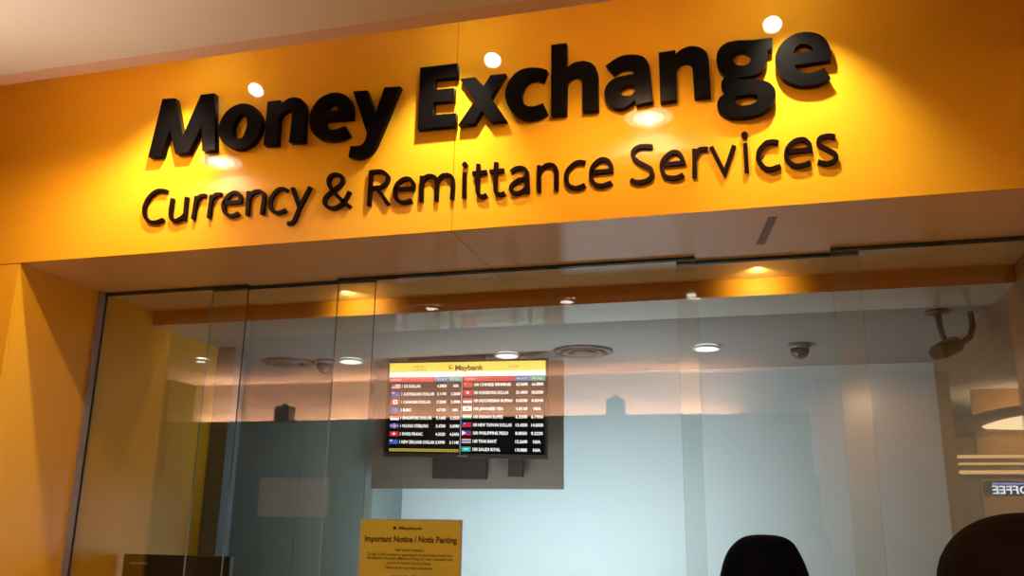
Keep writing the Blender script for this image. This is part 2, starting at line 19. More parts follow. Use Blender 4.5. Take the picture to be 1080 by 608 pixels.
LIGHT=[('C',[('S',[(-2341,2947),(-2348,2950),(-2355,2952),(-2363,2954),(-2371,2955),(-2379,2956),(-2387,2956),(-2395,2955),(-2404,2952),(-2412,2948),(-2420,2943),(-2428,2936),(-2435,2928),(-2442,2919),(-2447,2908),(-2451,2897),(-2454,2886),(-2455,2874),(-2454,2863),(-2452,2852),(-2449,2842),(-2444,2833),(-2438,2824),(-2430,2816),(-2422,2809),(-2413,2804),(-2404,2802),(-2395,2800),(-2386,2799),(-2378,2799),(-2371,2800),(-2364,2802),(-2358,2803),(-2353,2805),(-2348,2806),(-2344,2808),(-2340,2809)],[(-2344,2933),(-2350,2935),(-2357,2938),(-2363,2939),(-2369,2940),(-2376,2940),(-2382,2941),(-2388,2940),(-2394,2938),(-2401,2935),(-2408,2930),(-2415,2925),(-2421,2918),(-2426,2910),(-2431,2900),(-2435,2890),(-2437,2880),(-2438,2871),(-2437,2862),(-2436,2853),(-2433,2845),(-2430,2837),(-2425,2831),(-2419,2825),(-2414,2821),(-2409,2818),(-2403,2816),(-2396,2815),(-2389,2814),(-2383,2814),(-2377,2815),(-2371,2816),(-2365,2818),(-2361,2819),(-2356,2820),(-2353,2822),(-2349,2823)])]),('u',[('S',[(-2321,2909),(-2322,2890),(-2323,2872),(-2323,2855),(-2322,2841),(-2321,2833),(-2319,2824),(-2315,2816),(-2310,2809),(-2303,2803),(-2295,2800),(-2288,2798),(-2280,2798),(-2272,2800),(-2264,2803),(-2258,2807),(-2252,2810),(-2247,2814),(-2243,2818),(-2240,2821),(-2237,2825)],[(-2305,2905),(-2306,2886),(-2306,2868),(-2306,2852),(-2306,2840),(-2305,2832),(-2303,2826),(-2301,2821),(-2298,2817),(-2296,2816),(-2293,2814),(-2289,2813),(-2285,2813),(-2280,2814),(-2274,2817),(-2268,2820),(-2263,2823),(-2259,2826),(-2256,2829),(-2253,2832),(-2251,2835)]),('S',[(-2253,2908),(-2251,2806)],[(-2236,2905),(-2235,2803)])]),('r',[('S',[(-2206,2908),(-2210,2806)],[(-2189,2905),(-2193,2802)]),('S',[(-2192,2877),(-2188,2883),(-2185,2888),(-2182,2893),(-2179,2896),(-2176,2898),(-2174,2898),(-2171,2899),(-2168,2899),(-2164,2900),(-2161,2899),(-2157,2899),(-2153,2898)],[(-2207,2886),(-2203,2892),(-2200,2898),(-2196,2904),(-2191,2908),(-2187,2911),(-2182,2913),(-2177,2914),(-2172,2915),(-2168,2915),(-2162,2915),(-2158,2914),(-2153,2913)])]),('r',[('S',[(-2134,2908),(-2136,2806)],[(-2118,2905),(-2120,2803)]),('S',[(-2120,2877),(-2116,2883),(-2111,2888),(-2107,2893),(-2104,2896),(-2102,2897),(-2100,2898),(-2098,2899),(-2096,2899),(-2093,2899),(-2089,2898),(-2085,2898),(-2080,2897)],[(-2134,2888),(-2129,2894),(-2125,2899),(-2121,2904),(-2116,2908),(-2113,2911),(-2109,2913),(-2105,2914),(-2100,2914),(-2095,2914),(-2090,2914),(-2084,2913),(-2079,2912)])]),('e',[('S',[(-2066,2858),(-1980,2856),(-1979,2867),(-1979,2872),(-1980,2878),(-1982,2885),(-1986,2891),(-1990,2898),(-1996,2904),(-2002,2910),(-2009,2913),(-2016,2915),(-2023,2915),(-2030,2914),(-2036,2911),(-2043,2908),(-2049,2904),(-2054,2898),(-2060,2892),(-2065,2885),(-2069,2877),(-2072,2869),(-2073,2861),(-2073,2853),(-2072,2845),(-2070,2838),(-2068,2832),(-2064,2825),(-2060,2818),(-2054,2812),(-2047,2807),(-2040,2803),(-2032,2801),(-2025,2799),(-2019,2798),(-2012,2799),(-2007,2800),(-2002,2801),(-1997,2803),(-1992,2805),(-1988,2808),(-1984,2810)],[(-2069,2873),(-1996,2872),(-1996,2870),(-1996,2874),(-1996,2878),(-1997,2881),(-2000,2886),(-2003,2891),(-2007,2895),(-2010,2897),(-2012,2898),(-2015,2899),(-2019,2899),(-2023,2899),(-2027,2897),(-2032,2895),(-2037,2891),(-2041,2887),(-2046,2882),(-2050,2875),(-2054,2868),(-2056,2862),(-2057,2857),(-2057,2851),(-2056,2846),(-2054,2840),(-2052,2834),(-2050,2829),(-2047,2825),(-2044,2822),(-2041,2819),(-2036,2817),(-2030,2815),(-2026,2814),(-2022,2814),(-2018,2814),(-2013,2815),(-2009,2816),(-2006,2817),(-2002,2819),(-1999,2821),(-1995,2823)])]),('n',[('S',[(-1961,2908),(-1957,2803)],[(-1944,2906),(-1941,2800)]),('S',[(-1943,2865),(-1941,2872),(-1939,2878),(-1936,2883),(-1932,2888),(-1927,2891),(-1921,2894),(-1915,2896),(-1910,2897),(-1905,2896),(-1901,2895),(-1897,2892),(-1894,2890),(-1892,2887),(-1890,2884),(-1889,2879),(-1888,2874),(-1888,2860),(-1889,2843),(-1890,2824),(-1891,2803)],[(-1959,2871),(-1957,2879),(-1954,2886),(-1950,2893),(-1945,2900),(-1938,2905),(-1930,2909),(-1922,2911),(-1913,2912),(-1905,2911),(-1896,2909),(-1889,2904),(-1882,2899),(-1878,2893),(-1875,2886),(-1873,2879),(-1872,2872),(-1872,2857),(-1872,2840),(-1873,2820),(-1875,2800)])]),('c',[('S',[(-1771,2900),(-1777,2903),(-1783,2907),(-1790,2910),(-1797,2912),(-1805,2912),(-1812,2912),(-1820,2910),(-1827,2906),(-1834,2900),(-1841,2893),(-1847,2885),(-1852,2876),(-1855,2868),(-1857,2859),(-1858,2850),(-1857,2842),(-1856,2833),(-1853,2826),(-1849,2818),(-1844,2812),(-1838,2806),(-1831,2801),(-1823,2798),(-1816,2795),(-1808,2794),(-1802,2795),(-1796,2796),(-1790,2797),(-1785,2799),(-1780,2800),(-1775,2802),(-1771,2804)],[(-1778,2887),(-1783,2891),(-1788,2893),(-1793,2895),(-1797,2896),(-1802,2897),(-1807,2896),(-1811,2895),(-1816,2893),(-1822,2888),(-1827,2882),(-1833,2875),(-1836,2868),(-1839,2861),(-1841,2854),(-1841,2847),(-1841,2840),(-1840,2835),(-1838,2829),(-1836,2825),(-1833,2821),(-1829,2818),(-1825,2814),(-1819,2812),(-1815,2810),(-1811,2810),(-1807,2810),(-1802,2811),(-1797,2812),(-1792,2813),(-1788,2815),(-1783,2816),(-1779,2818)])]),('y',[('S',[(-1762,2904),(-1722,2812)],[(-1747,2907),(-1708,2816)]),('S',[(-1681,2906),(-1693,2882),(-1704,2858),(-1714,2837),(-1723,2818),(-1728,2804),(-1733,2790),(-1737,2779),(-1740,2770),(-1742,2767),(-1744,2764),(-1747,2763),(-1749,2761),(-1752,2761),(-1755,2761),(-1759,2761),(-1764,2762)],[(-1666,2898),(-1678,2873),(-1689,2850),(-1699,2829),(-1708,2810),(-1713,2797),(-1717,2783),(-1721,2772),(-1725,2762),(-1728,2757),(-1732,2753),(-1736,2749),(-1741,2747),(-1747,2746),(-1753,2746),(-1759,2746),(-1764,2747)])]),('&',[('S',[(-1488,2805),(-1498,2814),(-1509,2822),(-1519,2831),(-1529,2840),(-1541,2851),(-1552,2863),(-1563,2874),(-1571,2884),(-1578,2893),(-1582,2902),(-1586,2909),(-1587,2916),(-1587,2921),(-1586,2925),(-1584,2929),(-1581,2933),(-1578,2935),(-1575,2936),(-1570,2937),(-1566,2937),(-1561,2936),(-1555,2934),(-1550,2932),(-1546,2930),(-1544,2928),(-1543,2924),(-1542,2921),(-1541,2917),(-1542,2914),(-1544,2910),(-1546,2906),(-1550,2902),(-1555,2898),(-1562,2894),(-1570,2889),(-1577,2884),(-1586,2878),(-1594,2871),(-1603,2864),(-1609,2856),(-1613,2849),(-1615,2840),(-1615,2832),(-1613,2824),(-1608,2816),(-1601,2808),(-1593,2802),(-1585,2797),(-1575,2795),(-1566,2794),(-1556,2795),(-1547,2797),(-1538,2801),(-1530,2806),(-1521,2813),(-1514,2821),(-1508,2830),(-1502,2840),(-1497,2852),(-1492,2863)],[(-1497,2794),(-1507,2802),(-1518,2811),(-1529,2820),(-1539,2830),(-1551,2841),(-1563,2853),(-1574,2865),(-1584,2876),(-1591,2887),(-1597,2897),(-1601,2907),(-1603,2916),(-1604,2925),(-1601,2933),(-1598,2940),(-1594,2945),(-1588,2949),(-1581,2951),(-1574,2953),(-1567,2953),(-1560,2951),(-1552,2949),(-1544,2946),(-1537,2941),(-1531,2935),(-1528,2928),(-1526,2921),(-1525,2914),(-1526,2907),(-1529,2901),(-1533,2895),(-1538,2889),(-1544,2884),(-1552,2880),(-1559,2876),(-1567,2871),(-1575,2865),(-1583,2858),(-1590,2852),(-1595,2846),(-1598,2841),(-1599,2836),(-1599,2832),(-1598,2828),(-1596,2823),(-1591,2818),(-1586,2814),(-1581,2811),(-1575,2810),(-1568,2809),(-1561,2810),(-1554,2812),(-1547,2815),(-1540,2819),(-1533,2825),(-1527,2832),(-1522,2840),(-1516,2849),(-1512,2859),(-1507,2871)])]),('R',[('S',[(-1421,2947),(-1421,2800)],[(-1405,2944),(-1405,2798)]),('S',[(-1412,2932),(-1400,2933),(-1389,2933),(-1379,2933),(-1371,2931),(-1364,2928),(-1358,2924),(-1353,2919),(-1349,2915),(-1348,2911),(-1347,2907),(-1348,2903),(-1349,2899),(-1351,2894),(-1354,2890),(-1359,2886),(-1363,2883),(-1367,2881),(-1373,2880),(-1379,2880),(-1385,2879),(-1392,2879),(-1398,2880),(-1405,2880),(-1412,2881)],[(-1416,2948),(-1404,2949),(-1391,2949),(-1380,2949),(-1368,2946),(-1358,2942),(-1349,2936),(-1342,2929),(-1336,2922),(-1332,2914),(-1331,2905),(-1332,2898),(-1334,2891),(-1337,2885),(-1342,2878),(-1347,2873),(-1354,2869),(-1361,2866),(-1368,2865),(-1375,2864),(-1382,2864),(-1390,2864),(-1397,2864),(-1404,2864),(-1411,2865)]),('S',[(-1390,2867),(-1338,2793)],[(-1378,2874),(-1325,2801)])]),('e',[('S',[(-1305,2851),(-1225,2848),(-1223,2860),(-1223,2866),(-1223,2873),(-1225,2879),(-1229,2886),(-1234,2893),(-1239,2899),(-1246,2904),(-1253,2906),(-1261,2907),(-1268,2907),(-1275,2905),(-1283,2902),(-1290,2898),(-1297,2892),(-1303,2886),(-1308,2879),(-1311,2871),(-1314,2863),(-1315,2855),(-1315,2847),(-1314,2839),(-1313,2830),(-1310,2823),(-1306,2816),(-1301,2809),(-1295,2804),(-1288,2799),(-1282,2796),(-1275,2794),(-1268,2794),(-1261,2794),(-1253,2794),(-1246,2796),(-1239,2798),(-1231,2800)],[(-1307,2866),(-1239,2864),(-1239,2863),(-1239,2868),(-1239,2872),(-1240,2875),(-1242,2879),(-1245,2884),(-1249,2887),(-1252,2890),(-1255,2891),(-1259,2891),(-1264,2891),(-1269,2890),(-1274,2887),(-1280,2884),(-1286,2880),(-1290,2875),(-1294,2870),(-1296,2864),(-1298,2858),(-1299,2852),(-1299,2845),(-1299,2839),(-1297,2833),(-1295,2828),(-1293,2823),(-1289,2819),(-1286,2815),(-1282,2813),(-1278,2811),(-1274,2810),(-1269,2809),(-1263,2809),(-1258,2810),(-1251,2811),(-1245,2813),(-1238,2815)])]),('m',[('S',[(-1205,2905),(-1204,2799)],[(-1189,2903),(-1188,2797)]),('S',[(-1190,2867),(-1187,2874),(-1183,2881),(-1180,2886),(-1177,2889),(-1174,2891),(-1170,2893),(-1167,2893),(-1163,2893),(-1159,2893),(-1154,2891),(-1151,2889),(-1148,2887),(-1146,2884),(-1145,2880),(-1144,2875),(-1143,2869),(-1142,2855),(-1142,2838),(-1142,2818),(-1142,2798)],[(-1204,2876),(-1201,2883),(-1198,2890),(-1194,2896),(-1189,2902),(-1183,2906),(-1176,2908),(-1170,2910),(-1163,2909),(-1157,2908),(-1150,2906),(-1143,2902),(-1137,2897),(-1133,2890),(-1130,2883),(-1128,2876),(-1127,2868),(-1126,2854),(-1126,2836),(-1126,2816),(-1126,2796)]),('S',[(-1127,2862),(-1124,2870),(-1121,2877),(-1117,2882),(-1114,2886),(-1111,2889),(-1106,2890),(-1102,2891),(-1097,2891),(-1093,2891),(-1089,2890),(-1085,2888),(-1083,2886),(-1081,2883),(-1079,2879),(-1078,2874),(-1077,2868),(-1077,2855),(-1077,2838),(-1078,2818),(-1079,2798)],[(-1141,2870),(-1138,2877),(-1135,2885),(-1131,2892),(-1126,2899),(-1119,2903),(-1112,2906),(-1105,2907),(-1098,2907),(-1092,2907),(-1085,2904),(-1078,2901),(-1072,2896),(-1068,2890),(-1065,2883),(-1063,2875),(-1062,2867),(-1061,2853),(-1061,2835),(-1062,2816),(-1063,2795)])]),('i',[('S',[(-1031,2903),(-1030,2798)],[(-1016,2902),(-1014,2797)]),('D',[(-1012,2933),(-1013,2928),(-1015,2925),(-1019,2923),(-1023,2923),(-1027,2924),(-1030,2927),(-1033,2930),(-1034,2935),(-1033,2939),(-1031,2942),(-1028,2944),(-1023,2945),(-1019,2944),(-1016,2941),(-1013,2937)])]),('t',[('S',[(-977,2933),(-977,2901),(-978,2870),(-978,2844),(-977,2824),(-976,2817),(-974,2810),(-971,2804),(-968,2798),(-962,2794),(-957,2791),(-951,2790),(-946,2790),(-941,2791),(-937,2792),(-932,2794),(-928,2796)],[(-961,2931),(-962,2898),(-962,2868),(-962,2843),(-962,2823),(-961,2818),(-960,2814),(-958,2810),(-957,2808),(-955,2807),(-954,2807),(-951,2806),(-948,2806),(-946,2806),(-943,2807),(-940,2809),(-936,2810)]),('S',[(-991,2886),(-933,2888)],[(-993,2903),(-935,2904)])]),('t',[('S',[(-906,2933),(-907,2900),(-907,2870),(-907,2844),(-906,2824),(-906,2817),(-904,2810),(-901,2804),(-896,2798),(-891,2795),(-884,2793),(-879,2792),(-874,2792),(-869,2793),(-864,2794),(-861,2796),(-857,2798)],[(-890,2931),(-891,2898),(-891,2868),(-891,2842),(-891,2823),(-890,2818),(-889,2814),(-888,2812),(-887,2810),(-885,2809),(-883,2809),(-880,2808),(-876,2808),(-874,2809),(-871,2809),(-869,2811),(-865,2812)]),('S',[(-923,2888),(-866,2888)],[(-924,2904),(-867,2904)])]),('a',[('S',[(-832,2879),(-829,2883),(-825,2886),(-821,2889),(-817,2890),(-812,2891),(-807,2892),(-801,2892),(-797,2891),(-793,2889),(-791,2887),(-788,2884),(-787,2881),(-785,2877),(-785,2871),(-784,2863),(-784,2855),(-783,2842),(-782,2828),(-782,2812),(-781,2796)],[(-844,2892),(-840,2896),(-835,2900),(-830,2903),(-823,2906),(-816,2908),(-808,2908),(-801,2908),(-793,2906),(-787,2903),(-781,2899),(-776,2893),(-772,2886),(-770,2879),(-769,2871),(-769,2862),(-768,2854),(-768,2842),(-767,2827),(-766,2811),(-766,2795)]),('S',[(-777,2861),(-784,2862),(-792,2862),(-799,2861),(-807,2860),(-815,2857),(-822,2853),(-829,2849),(-835,2844),(-840,2839),(-843,2834),(-845,2828),(-846,2822),(-846,2816),(-844,2809),(-841,2803),(-836,2798),(-830,2795),(-824,2792),(-817,2791),(-810,2791),(-804,2792),(-798,2794),(-792,2796),(-787,2799),(-782,2802),(-777,2806),(-773,2810),(-769,2814)],[(-776,2845),(-783,2846),(-790,2846),(-796,2845),(-802,2844),(-808,2842),(-814,2839),(-820,2835),(-824,2832),(-827,2829),(-829,2826),(-830,2822),(-830,2819),(-830,2817),(-829,2814),(-828,2812),(-827,2810),(-825,2809),(-821,2808),(-817,2807),(-812,2807),(-808,2807),(-804,2809),(-800,2811),(-795,2813),(-792,2816),(-788,2819),(-784,2822),(-780,2826)])]),('n',[('S',[(-738,2904),(-738,2798)],[(-723,2902),(-723,2796)]),('S',[(-723,2862),(-719,2870),(-715,2878),(-710,2885),(-706,2889),(-702,2891),(-697,2893),(-691,2893),(-687,2893),(-683,2892),(-680,2890),(-677,2888),(-675,2885),(-674,2881),(-673,2875),(-672,2868),(-671,2860),(-671,2847),(-671,2832),(-672,2816),(-672,2798)],[(-737,2870),(-733,2879),(-728,2888),(-723,2896),(-716,2902),(-709,2907),(-701,2909),(-693,2910),(-686,2909),(-679,2907),(-672,2904),(-667,2899),(-662,2892),(-659,2885),(-657,2877),(-656,2868),(-656,2859),(-656,2846),(-656,2831),(-656,2814),(-657,2796)])]),('c',[('S',[(-554,2904),(-560,2906),(-566,2908),(-573,2909),(-581,2909),(-588,2908),(-595,2906),(-602,2902),(-609,2897),(-615,2891),(-622,2884),(-627,2876),(-631,2867),(-634,2859),(-635,2851),(-635,2843),(-634,2835),(-632,2827),(-630,2820),(-627,2812),(-622,2806),(-616,2801),(-609,2797),(-602,2794),(-595,2792),(-589,2792),(-583,2792),(-578,2793),(-572,2794),(-567,2796),(-562,2798),(-557,2800),(-553,2802)],[(-558,2889),(-563,2891),(-568,2892),(-573,2893),(-578,2893),(-583,2892),(-589,2890),(-594,2887),(-599,2884),(-604,2879),(-609,2873),(-614,2866),(-617,2860),(-618,2854),(-619,2848),(-619,2842),(-619,2836),(-618,2830),(-616,2825),(-614,2820),(-611,2817),(-608,2814),(-604,2812),(-598,2810),(-594,2808),(-590,2808),(-586,2808),(-582,2809),(-577,2810),(-573,2811),(-569,2813),(-564,2815),(-560,2817)])]),('e',[('S',[(-532,2848),(-452,2848),(-451,2860),(-451,2866),(-451,2872),(-453,2879),(-456,2886),(-460,2893),(-464,2900),(-470,2905),(-477,2909),(-484,2911),(-491,2912),(-498,2912),(-505,2909),(-512,2906),(-518,2901),(-524,2896),(-529,2890),(-534,2882),(-538,2874),(-540,2866),(-542,2857),(-542,2848),(-542,2839),(-541,2831),(-538,2823),(-535,2816),(-531,2810),(-526,2804),(-520,2800),(-513,2796),(-507,2794),(-500,2793),(-493,2792),(-487,2793),(-481,2795),(-476,2796),(-470,2797),(-465,2799),(-460,2801),(-455,2803)],[(-534,2865),(-466,2864),(-466,2862),(-466,2866),(-466,2870),(-467,2874),(-469,2879),(-472,2884),(-475,2889),(-478,2892),(-482,2894),(-486,2895),(-490,2896),(-494,2895),(-498,2894),(-503,2891),(-508,2888),(-512,2884),(-516,2879),(-520,2873),(-523,2866),(-525,2860),(-527,2854),(-527,2846),(-527,2839),(-526,2833),(-524,2828),(-522,2824),(-519,2820),(-517,2816),(-513,2814),(-509,2811),(-504,2810),(-499,2809),(-495,2809),(-490,2809),(-485,2810),(-480,2812),(-475,2813),(-471,2815),(-466,2816),(-462,2818)])]),('S',[('S',[(-307,2942),(-312,2944),(-317,2945),(-323,2946),(-329,2947),(-336,2948),(-344,2948),(-352,2949),(-360,2947),(-367,2944),(-374,2940),(-380,2935),(-384,2929),(-387,2922),(-388,2914),(-387,2907),(-385,2900),(-382,2893),(-378,2887),(-373,2881),(-367,2876),(-361,2871),(-354,2866),(-347,2862),(-341,2858),(-335,2854),(-329,2850),(-325,2846),(-322,2843),(-321,2840),(-320,2836),(-319,2832),(-320,2829),(-321,2826),(-323,2822),(-326,2819),(-329,2816),(-333,2814),(-338,2812),(-344,2811),(-350,2810),(-355,2810),(-361,2810),(-366,2811),(-370,2812),(-374,2813),(-378,2815),(-381,2818),(-385,2821)],[(-309,2926),(-314,2927),(-319,2928),(-324,2929),(-330,2930),(-337,2931),(-343,2932),(-350,2932),(-355,2931),(-360,2929),(-364,2926),(-368,2923),(-371,2919),(-372,2917),(-372,2913),(-372,2909),(-371,2905),(-369,2901),(-366,2897),(-362,2893),(-358,2888),(-353,2884),(-347,2880),(-340,2876),(-334,2872),(-328,2868),(-321,2863),(-315,2859),(-310,2853),(-307,2846),(-305,2838),(-304,2831),(-305,2824),(-307,2817),(-311,2811),(-315,2806),(-321,2802),(-327,2799),(-334,2796),(-341,2795),(-347,2794),(-354,2793),(-361,2794),(-367,2795),(-374,2796),(-380,2799),(-385,2802),(-390,2805),(-394,2808)])]),('e',[('S',[(-275,2854),(-194,2854),(-194,2867),(-195,2872),(-196,2878),(-198,2884),(-201,2890),(-204,2897),(-208,2903),(-213,2908),(-219,2912),(-226,2914),(-232,2914),(-239,2914),(-245,2912),(-252,2909),(-258,2904),(-264,2899),(-269,2894),(-275,2887),(-280,2879),(-283,2870),(-285,2861),(-285,2851),(-285,2842),(-283,2834),(-281,2827),(-278,2820),(-274,2814),(-269,2809),(-263,2805),(-257,2803),(-251,2801),(-245,2800),(-239,2799),(-233,2798),(-227,2799),(-221,2800),(-215,2801),(-209,2803),(-204,2806),(-198,2809)],[(-275,2870),(-210,2870),(-209,2867),(-210,2871),(-211,2875),(-212,2878),(-214,2883),(-217,2888),(-219,2892),(-222,2895),(-225,2896),(-228,2897),(-231,2898),(-235,2897),(-239,2896),(-244,2894),(-249,2890),(-253,2887),(-258,2882),(-263,2876),(-266,2870),(-269,2864),(-270,2858),(-270,2851),(-269,2844),(-268,2837),(-267,2832),(-265,2828),(-263,2825),(-260,2822),(-257,2820),(-253,2818),(-248,2817),(-243,2816),(-238,2815),(-234,2815),(-229,2815),(-224,2816),(-220,2817),(-215,2819),(-210,2821),(-205,2824)])]),('r',[('S',[(-168,2912),(-171,2803)],[(-153,2911),(-156,2802)]),('S',[(-154,2876),(-150,2883),(-146,2890),(-143,2895),(-140,2898),(-138,2899),(-136,2900),(-133,2900),(-129,2900),(-126,2900),(-122,2899),(-119,2898),(-115,2897)],[(-167,2886),(-163,2893),(-159,2900),(-154,2906),(-150,2911),(-144,2915),(-139,2916),(-134,2916),(-130,2916),(-125,2916),(-121,2916),(-116,2915),(-112,2914)])]),('v',[('S',[(-108,2910),(-60,2791),(-15,2907)],[(-94,2916),(-60,2827),(-29,2914)])]),('i',[('S',[(9,2915),(9,2806)],[(24,2914),(24,2805)]),('D',[(27,2944),(26,2940),(24,2936),(20,2933),(15,2933),(11,2934),(7,2937),(5,2942),(4,2947),(5,2952),(8,2956),(12,2958),(17,2959),(21,2957),(24,2954),(27,2949)])]),('c',[('S',[(130,2913),(125,2915),(120,2917),(114,2918),(108,2919),(103,2920),(97,2919),(91,2918),(84,2916),(77,2911),(71,2905),(65,2899),(60,2893),(56,2886),(53,2879),(51,2872),(50,2865),(49,2857),(50,2850),(52,2842),(54,2835),(57,2828),(61,2822),(65,2815),(70,2810),(76,2806),(82,2803),(88,2801),(94,2800),(100,2800),(106,2802),(111,2803),(115,2805),(119,2806),(123,2807),(127,2808),(132,2809)],[(125,2897),(121,2899),(116,2901),(112,2902),(107,2902),(103,2903),(99,2903),(95,2902),(91,2900),(86,2897),(81,2893),(76,2887),(72,2882),(69,2877),(67,2872),(66,2867),(65,2862),(64,2857),(65,2852),(66,2847),(68,2841),(70,2836),(73,2831),(76,2827),(79,2823),(83,2821),(87,2819),(91,2817),(95,2817),(98,2817),(102,2818),(106,2819),(111,2821),(115,2822),(120,2823),(124,2824),(128,2825)])]),('e',[('S',[(155,2859),(239,2860),(239,2874),(238,2880),(237,2886),(235,2893),(232,2899),(228,2904),(224,2910),(219,2914),(213,2917),(206,2918),(200,2918),(194,2917),(187,2916),(180,2913),(173,2909),(166,2904),(160,2898),(154,2890),(149,2882),(146,2873),(144,2864),(143,2856),(144,2847),(146,2839),(148,2832),(152,2825),(157,2819),(161,2813),(167,2809),(173,2807),(179,2805),(185,2804),(191,2803),(197,2804),(203,2805),(209,2806),(214,2807),(220,2809),(226,2812),(232,2814)],[(154,2876),(224,2877),(224,2873),(223,2878),(223,2882),(222,2886),(220,2890),(217,2894),(214,2897),(212,2899),(209,2901),(205,2901),(201,2901),(197,2901),(192,2899),(186,2897),(180,2894),(176,2890),(171,2886),(166,2879),(162,2873),(160,2867),(159,2862),(158,2856),(159,2849),(160,2844),(162,2839),(164,2834),(167,2830),(171,2826),(174,2824),(177,2822),(182,2821),(186,2820),(190,2820),(195,2820),(200,2821),(205,2822),(210,2823),(216,2825),(221,2827),(226,2830)])]),('s',[('S',[(317,2915),(311,2918),(305,2920),(298,2921),(291,2922),(284,2921),(276,2920),(269,2918),(263,2915),(258,2910),(255,2904),(253,2898),(252,2892),(253,2886),(255,2880),(258,2875),(262,2871),(267,2866),(273,2863),(278,2859),(283,2855),(289,2852),(294,2848),(299,2844),(302,2841),(303,2838),(305,2835),(305,2833),(305,2832),(305,2830),(303,2828),(301,2826),(298,2824),(295,2823),(290,2821),(285,2820),(280,2820),(275,2821),(269,2823),(262,2826),(255,2829)],[(313,2899),(307,2901),(301,2903),(296,2904),(291,2905),(285,2904),(279,2903),(274,2902),(271,2900),(270,2899),(268,2897),(268,2894),(267,2892),(268,2890),(268,2888),(270,2886),(272,2883),(275,2880),(280,2877),(285,2874),(291,2870),(296,2866),(302,2862),(308,2857),(313,2852),(316,2847),(319,2841),(320,2834),(320,2828),(317,2822),(314,2817),(310,2813),(305,2809),(299,2807),(293,2805),(286,2804),(279,2804),(272,2805),(264,2807),(257,2811),(250,2814)])])]

random.seed(4)
S = bpy.context.scene
COL = S.collection
S.view_settings.view_transform = 'Standard'
S.view_settings.look = 'None'
S.view_settings.exposure = 0.0
S.view_settings.gamma = 1.0
S.view_settings.use_curve_mapping = False
S.cycles.use_denoising = True
S.cycles.max_bounces = 10
S.cycles.transparent_max_bounces = 24
S.cycles.sample_clamp_indirect = 20.0
S.cycles.caustics_reflective = False
S.cycles.caustics_refractive = False

# ------------------------------------------------------------------ materials
def mat(name, col, rough=.5, metal=0., emit=None, strength=0., spec=.5, noise=0., nscale=6., coat=0.):
    m = bpy.data.materials.new(name); m.use_nodes = True
    nt = m.node_tree; b = nt.nodes['Principled BSDF']
    b.inputs['Base Color'].default_value = (*col, 1)
    b.inputs['Roughness'].default_value = rough
    b.inputs['Metallic'].default_value = metal
    b.inputs['Specular IOR Level'].default_value = spec
    b.inputs['Coat Weight'].default_value = coat
    b.inputs['Coat Roughness'].default_value = .03
    if emit:
        b.inputs['Emission Color'].default_value = (*emit, 1)
        b.inputs['Emission Strength'].default_value = strength
    if noise:
        tc = nt.nodes.new('ShaderNodeTexCoord'); n = nt.nodes.new('ShaderNodeTexNoise')
        n.inputs['Scale'].default_value = nscale; n.inputs['Detail'].default_value = 4
        mx = nt.nodes.new('ShaderNodeMix'); mx.data_type = 'RGBA'
        mx.inputs[6].default_value = (*[c*(1-noise) for c in col], 1)
        mx.inputs[7].default_value = (*[min(1, c*(1+noise)) for c in col], 1)
        nt.links.new(tc.outputs['Object'], n.inputs['Vector'])
        nt.links.new(n.outputs['Fac'], mx.inputs[0]); nt.links.new(mx.outputs[2], b.inputs['Base Color'])
    return m

def glow(name, col, s):
    return mat(name, (0, 0, 0), .4, emit=col, strength=s)

def wood(name, c1, c2, scale=3.):
    m = mat(name, c1, .35); nt = m.node_tree; b = nt.nodes['Principled BSDF']
    tc = nt.nodes.new('ShaderNodeTexCoord'); mp = nt.nodes.new('ShaderNodeMapping')
    mp.inputs['Scale'].default_value = (1, 1, 9)
    w = nt.nodes.new('ShaderNodeTexNoise'); w.inputs['Scale'].default_value = scale; w.inputs['Detail'].default_value = 6
    r = nt.nodes.new('ShaderNodeValToRGB')
    r.color_ramp.elements[0].color = (*c1, 1); r.color_ramp.elements[1].color = (*c2, 1)
    r.color_ramp.elements[0].position = .35; r.color_ramp.elements[1].position = .65
    nt.links.new(tc.outputs['Object'], mp.inputs['Vector']); nt.links.new(mp.outputs[0], w.inputs['Vector'])
    nt.links.new(w.outputs['Fac'], r.inputs[0]); nt.links.new(r.outputs[0], b.inputs['Base Color'])
    return m

def tiles(name, c1, c2):
    m = mat(name, c1, .15); nt = m.node_tree; b = nt.nodes['Principled BSDF']
    tc = nt.nodes.new('ShaderNodeTexCoord'); t = nt.nodes.new('ShaderNodeTexBrick')
    t.offset = 0; t.inputs['Scale'].default_value = 1; t.inputs['Brick Width'].default_value = .8
    t.inputs['Row Height'].default_value = .8; t.inputs['Mortar Size'].default_value = .004
    t.inputs['Color1'].default_value = (*c1, 1); t.inputs['Color2'].default_value = (*[x*.94 for x in c1], 1)
    t.inputs['Mortar'].default_value = (*c2, 1)
    nt.links.new(tc.outputs['Object'], t.inputs['Vector']); nt.links.new(t.outputs['Color'], b.inputs['Base Color'])
    return m

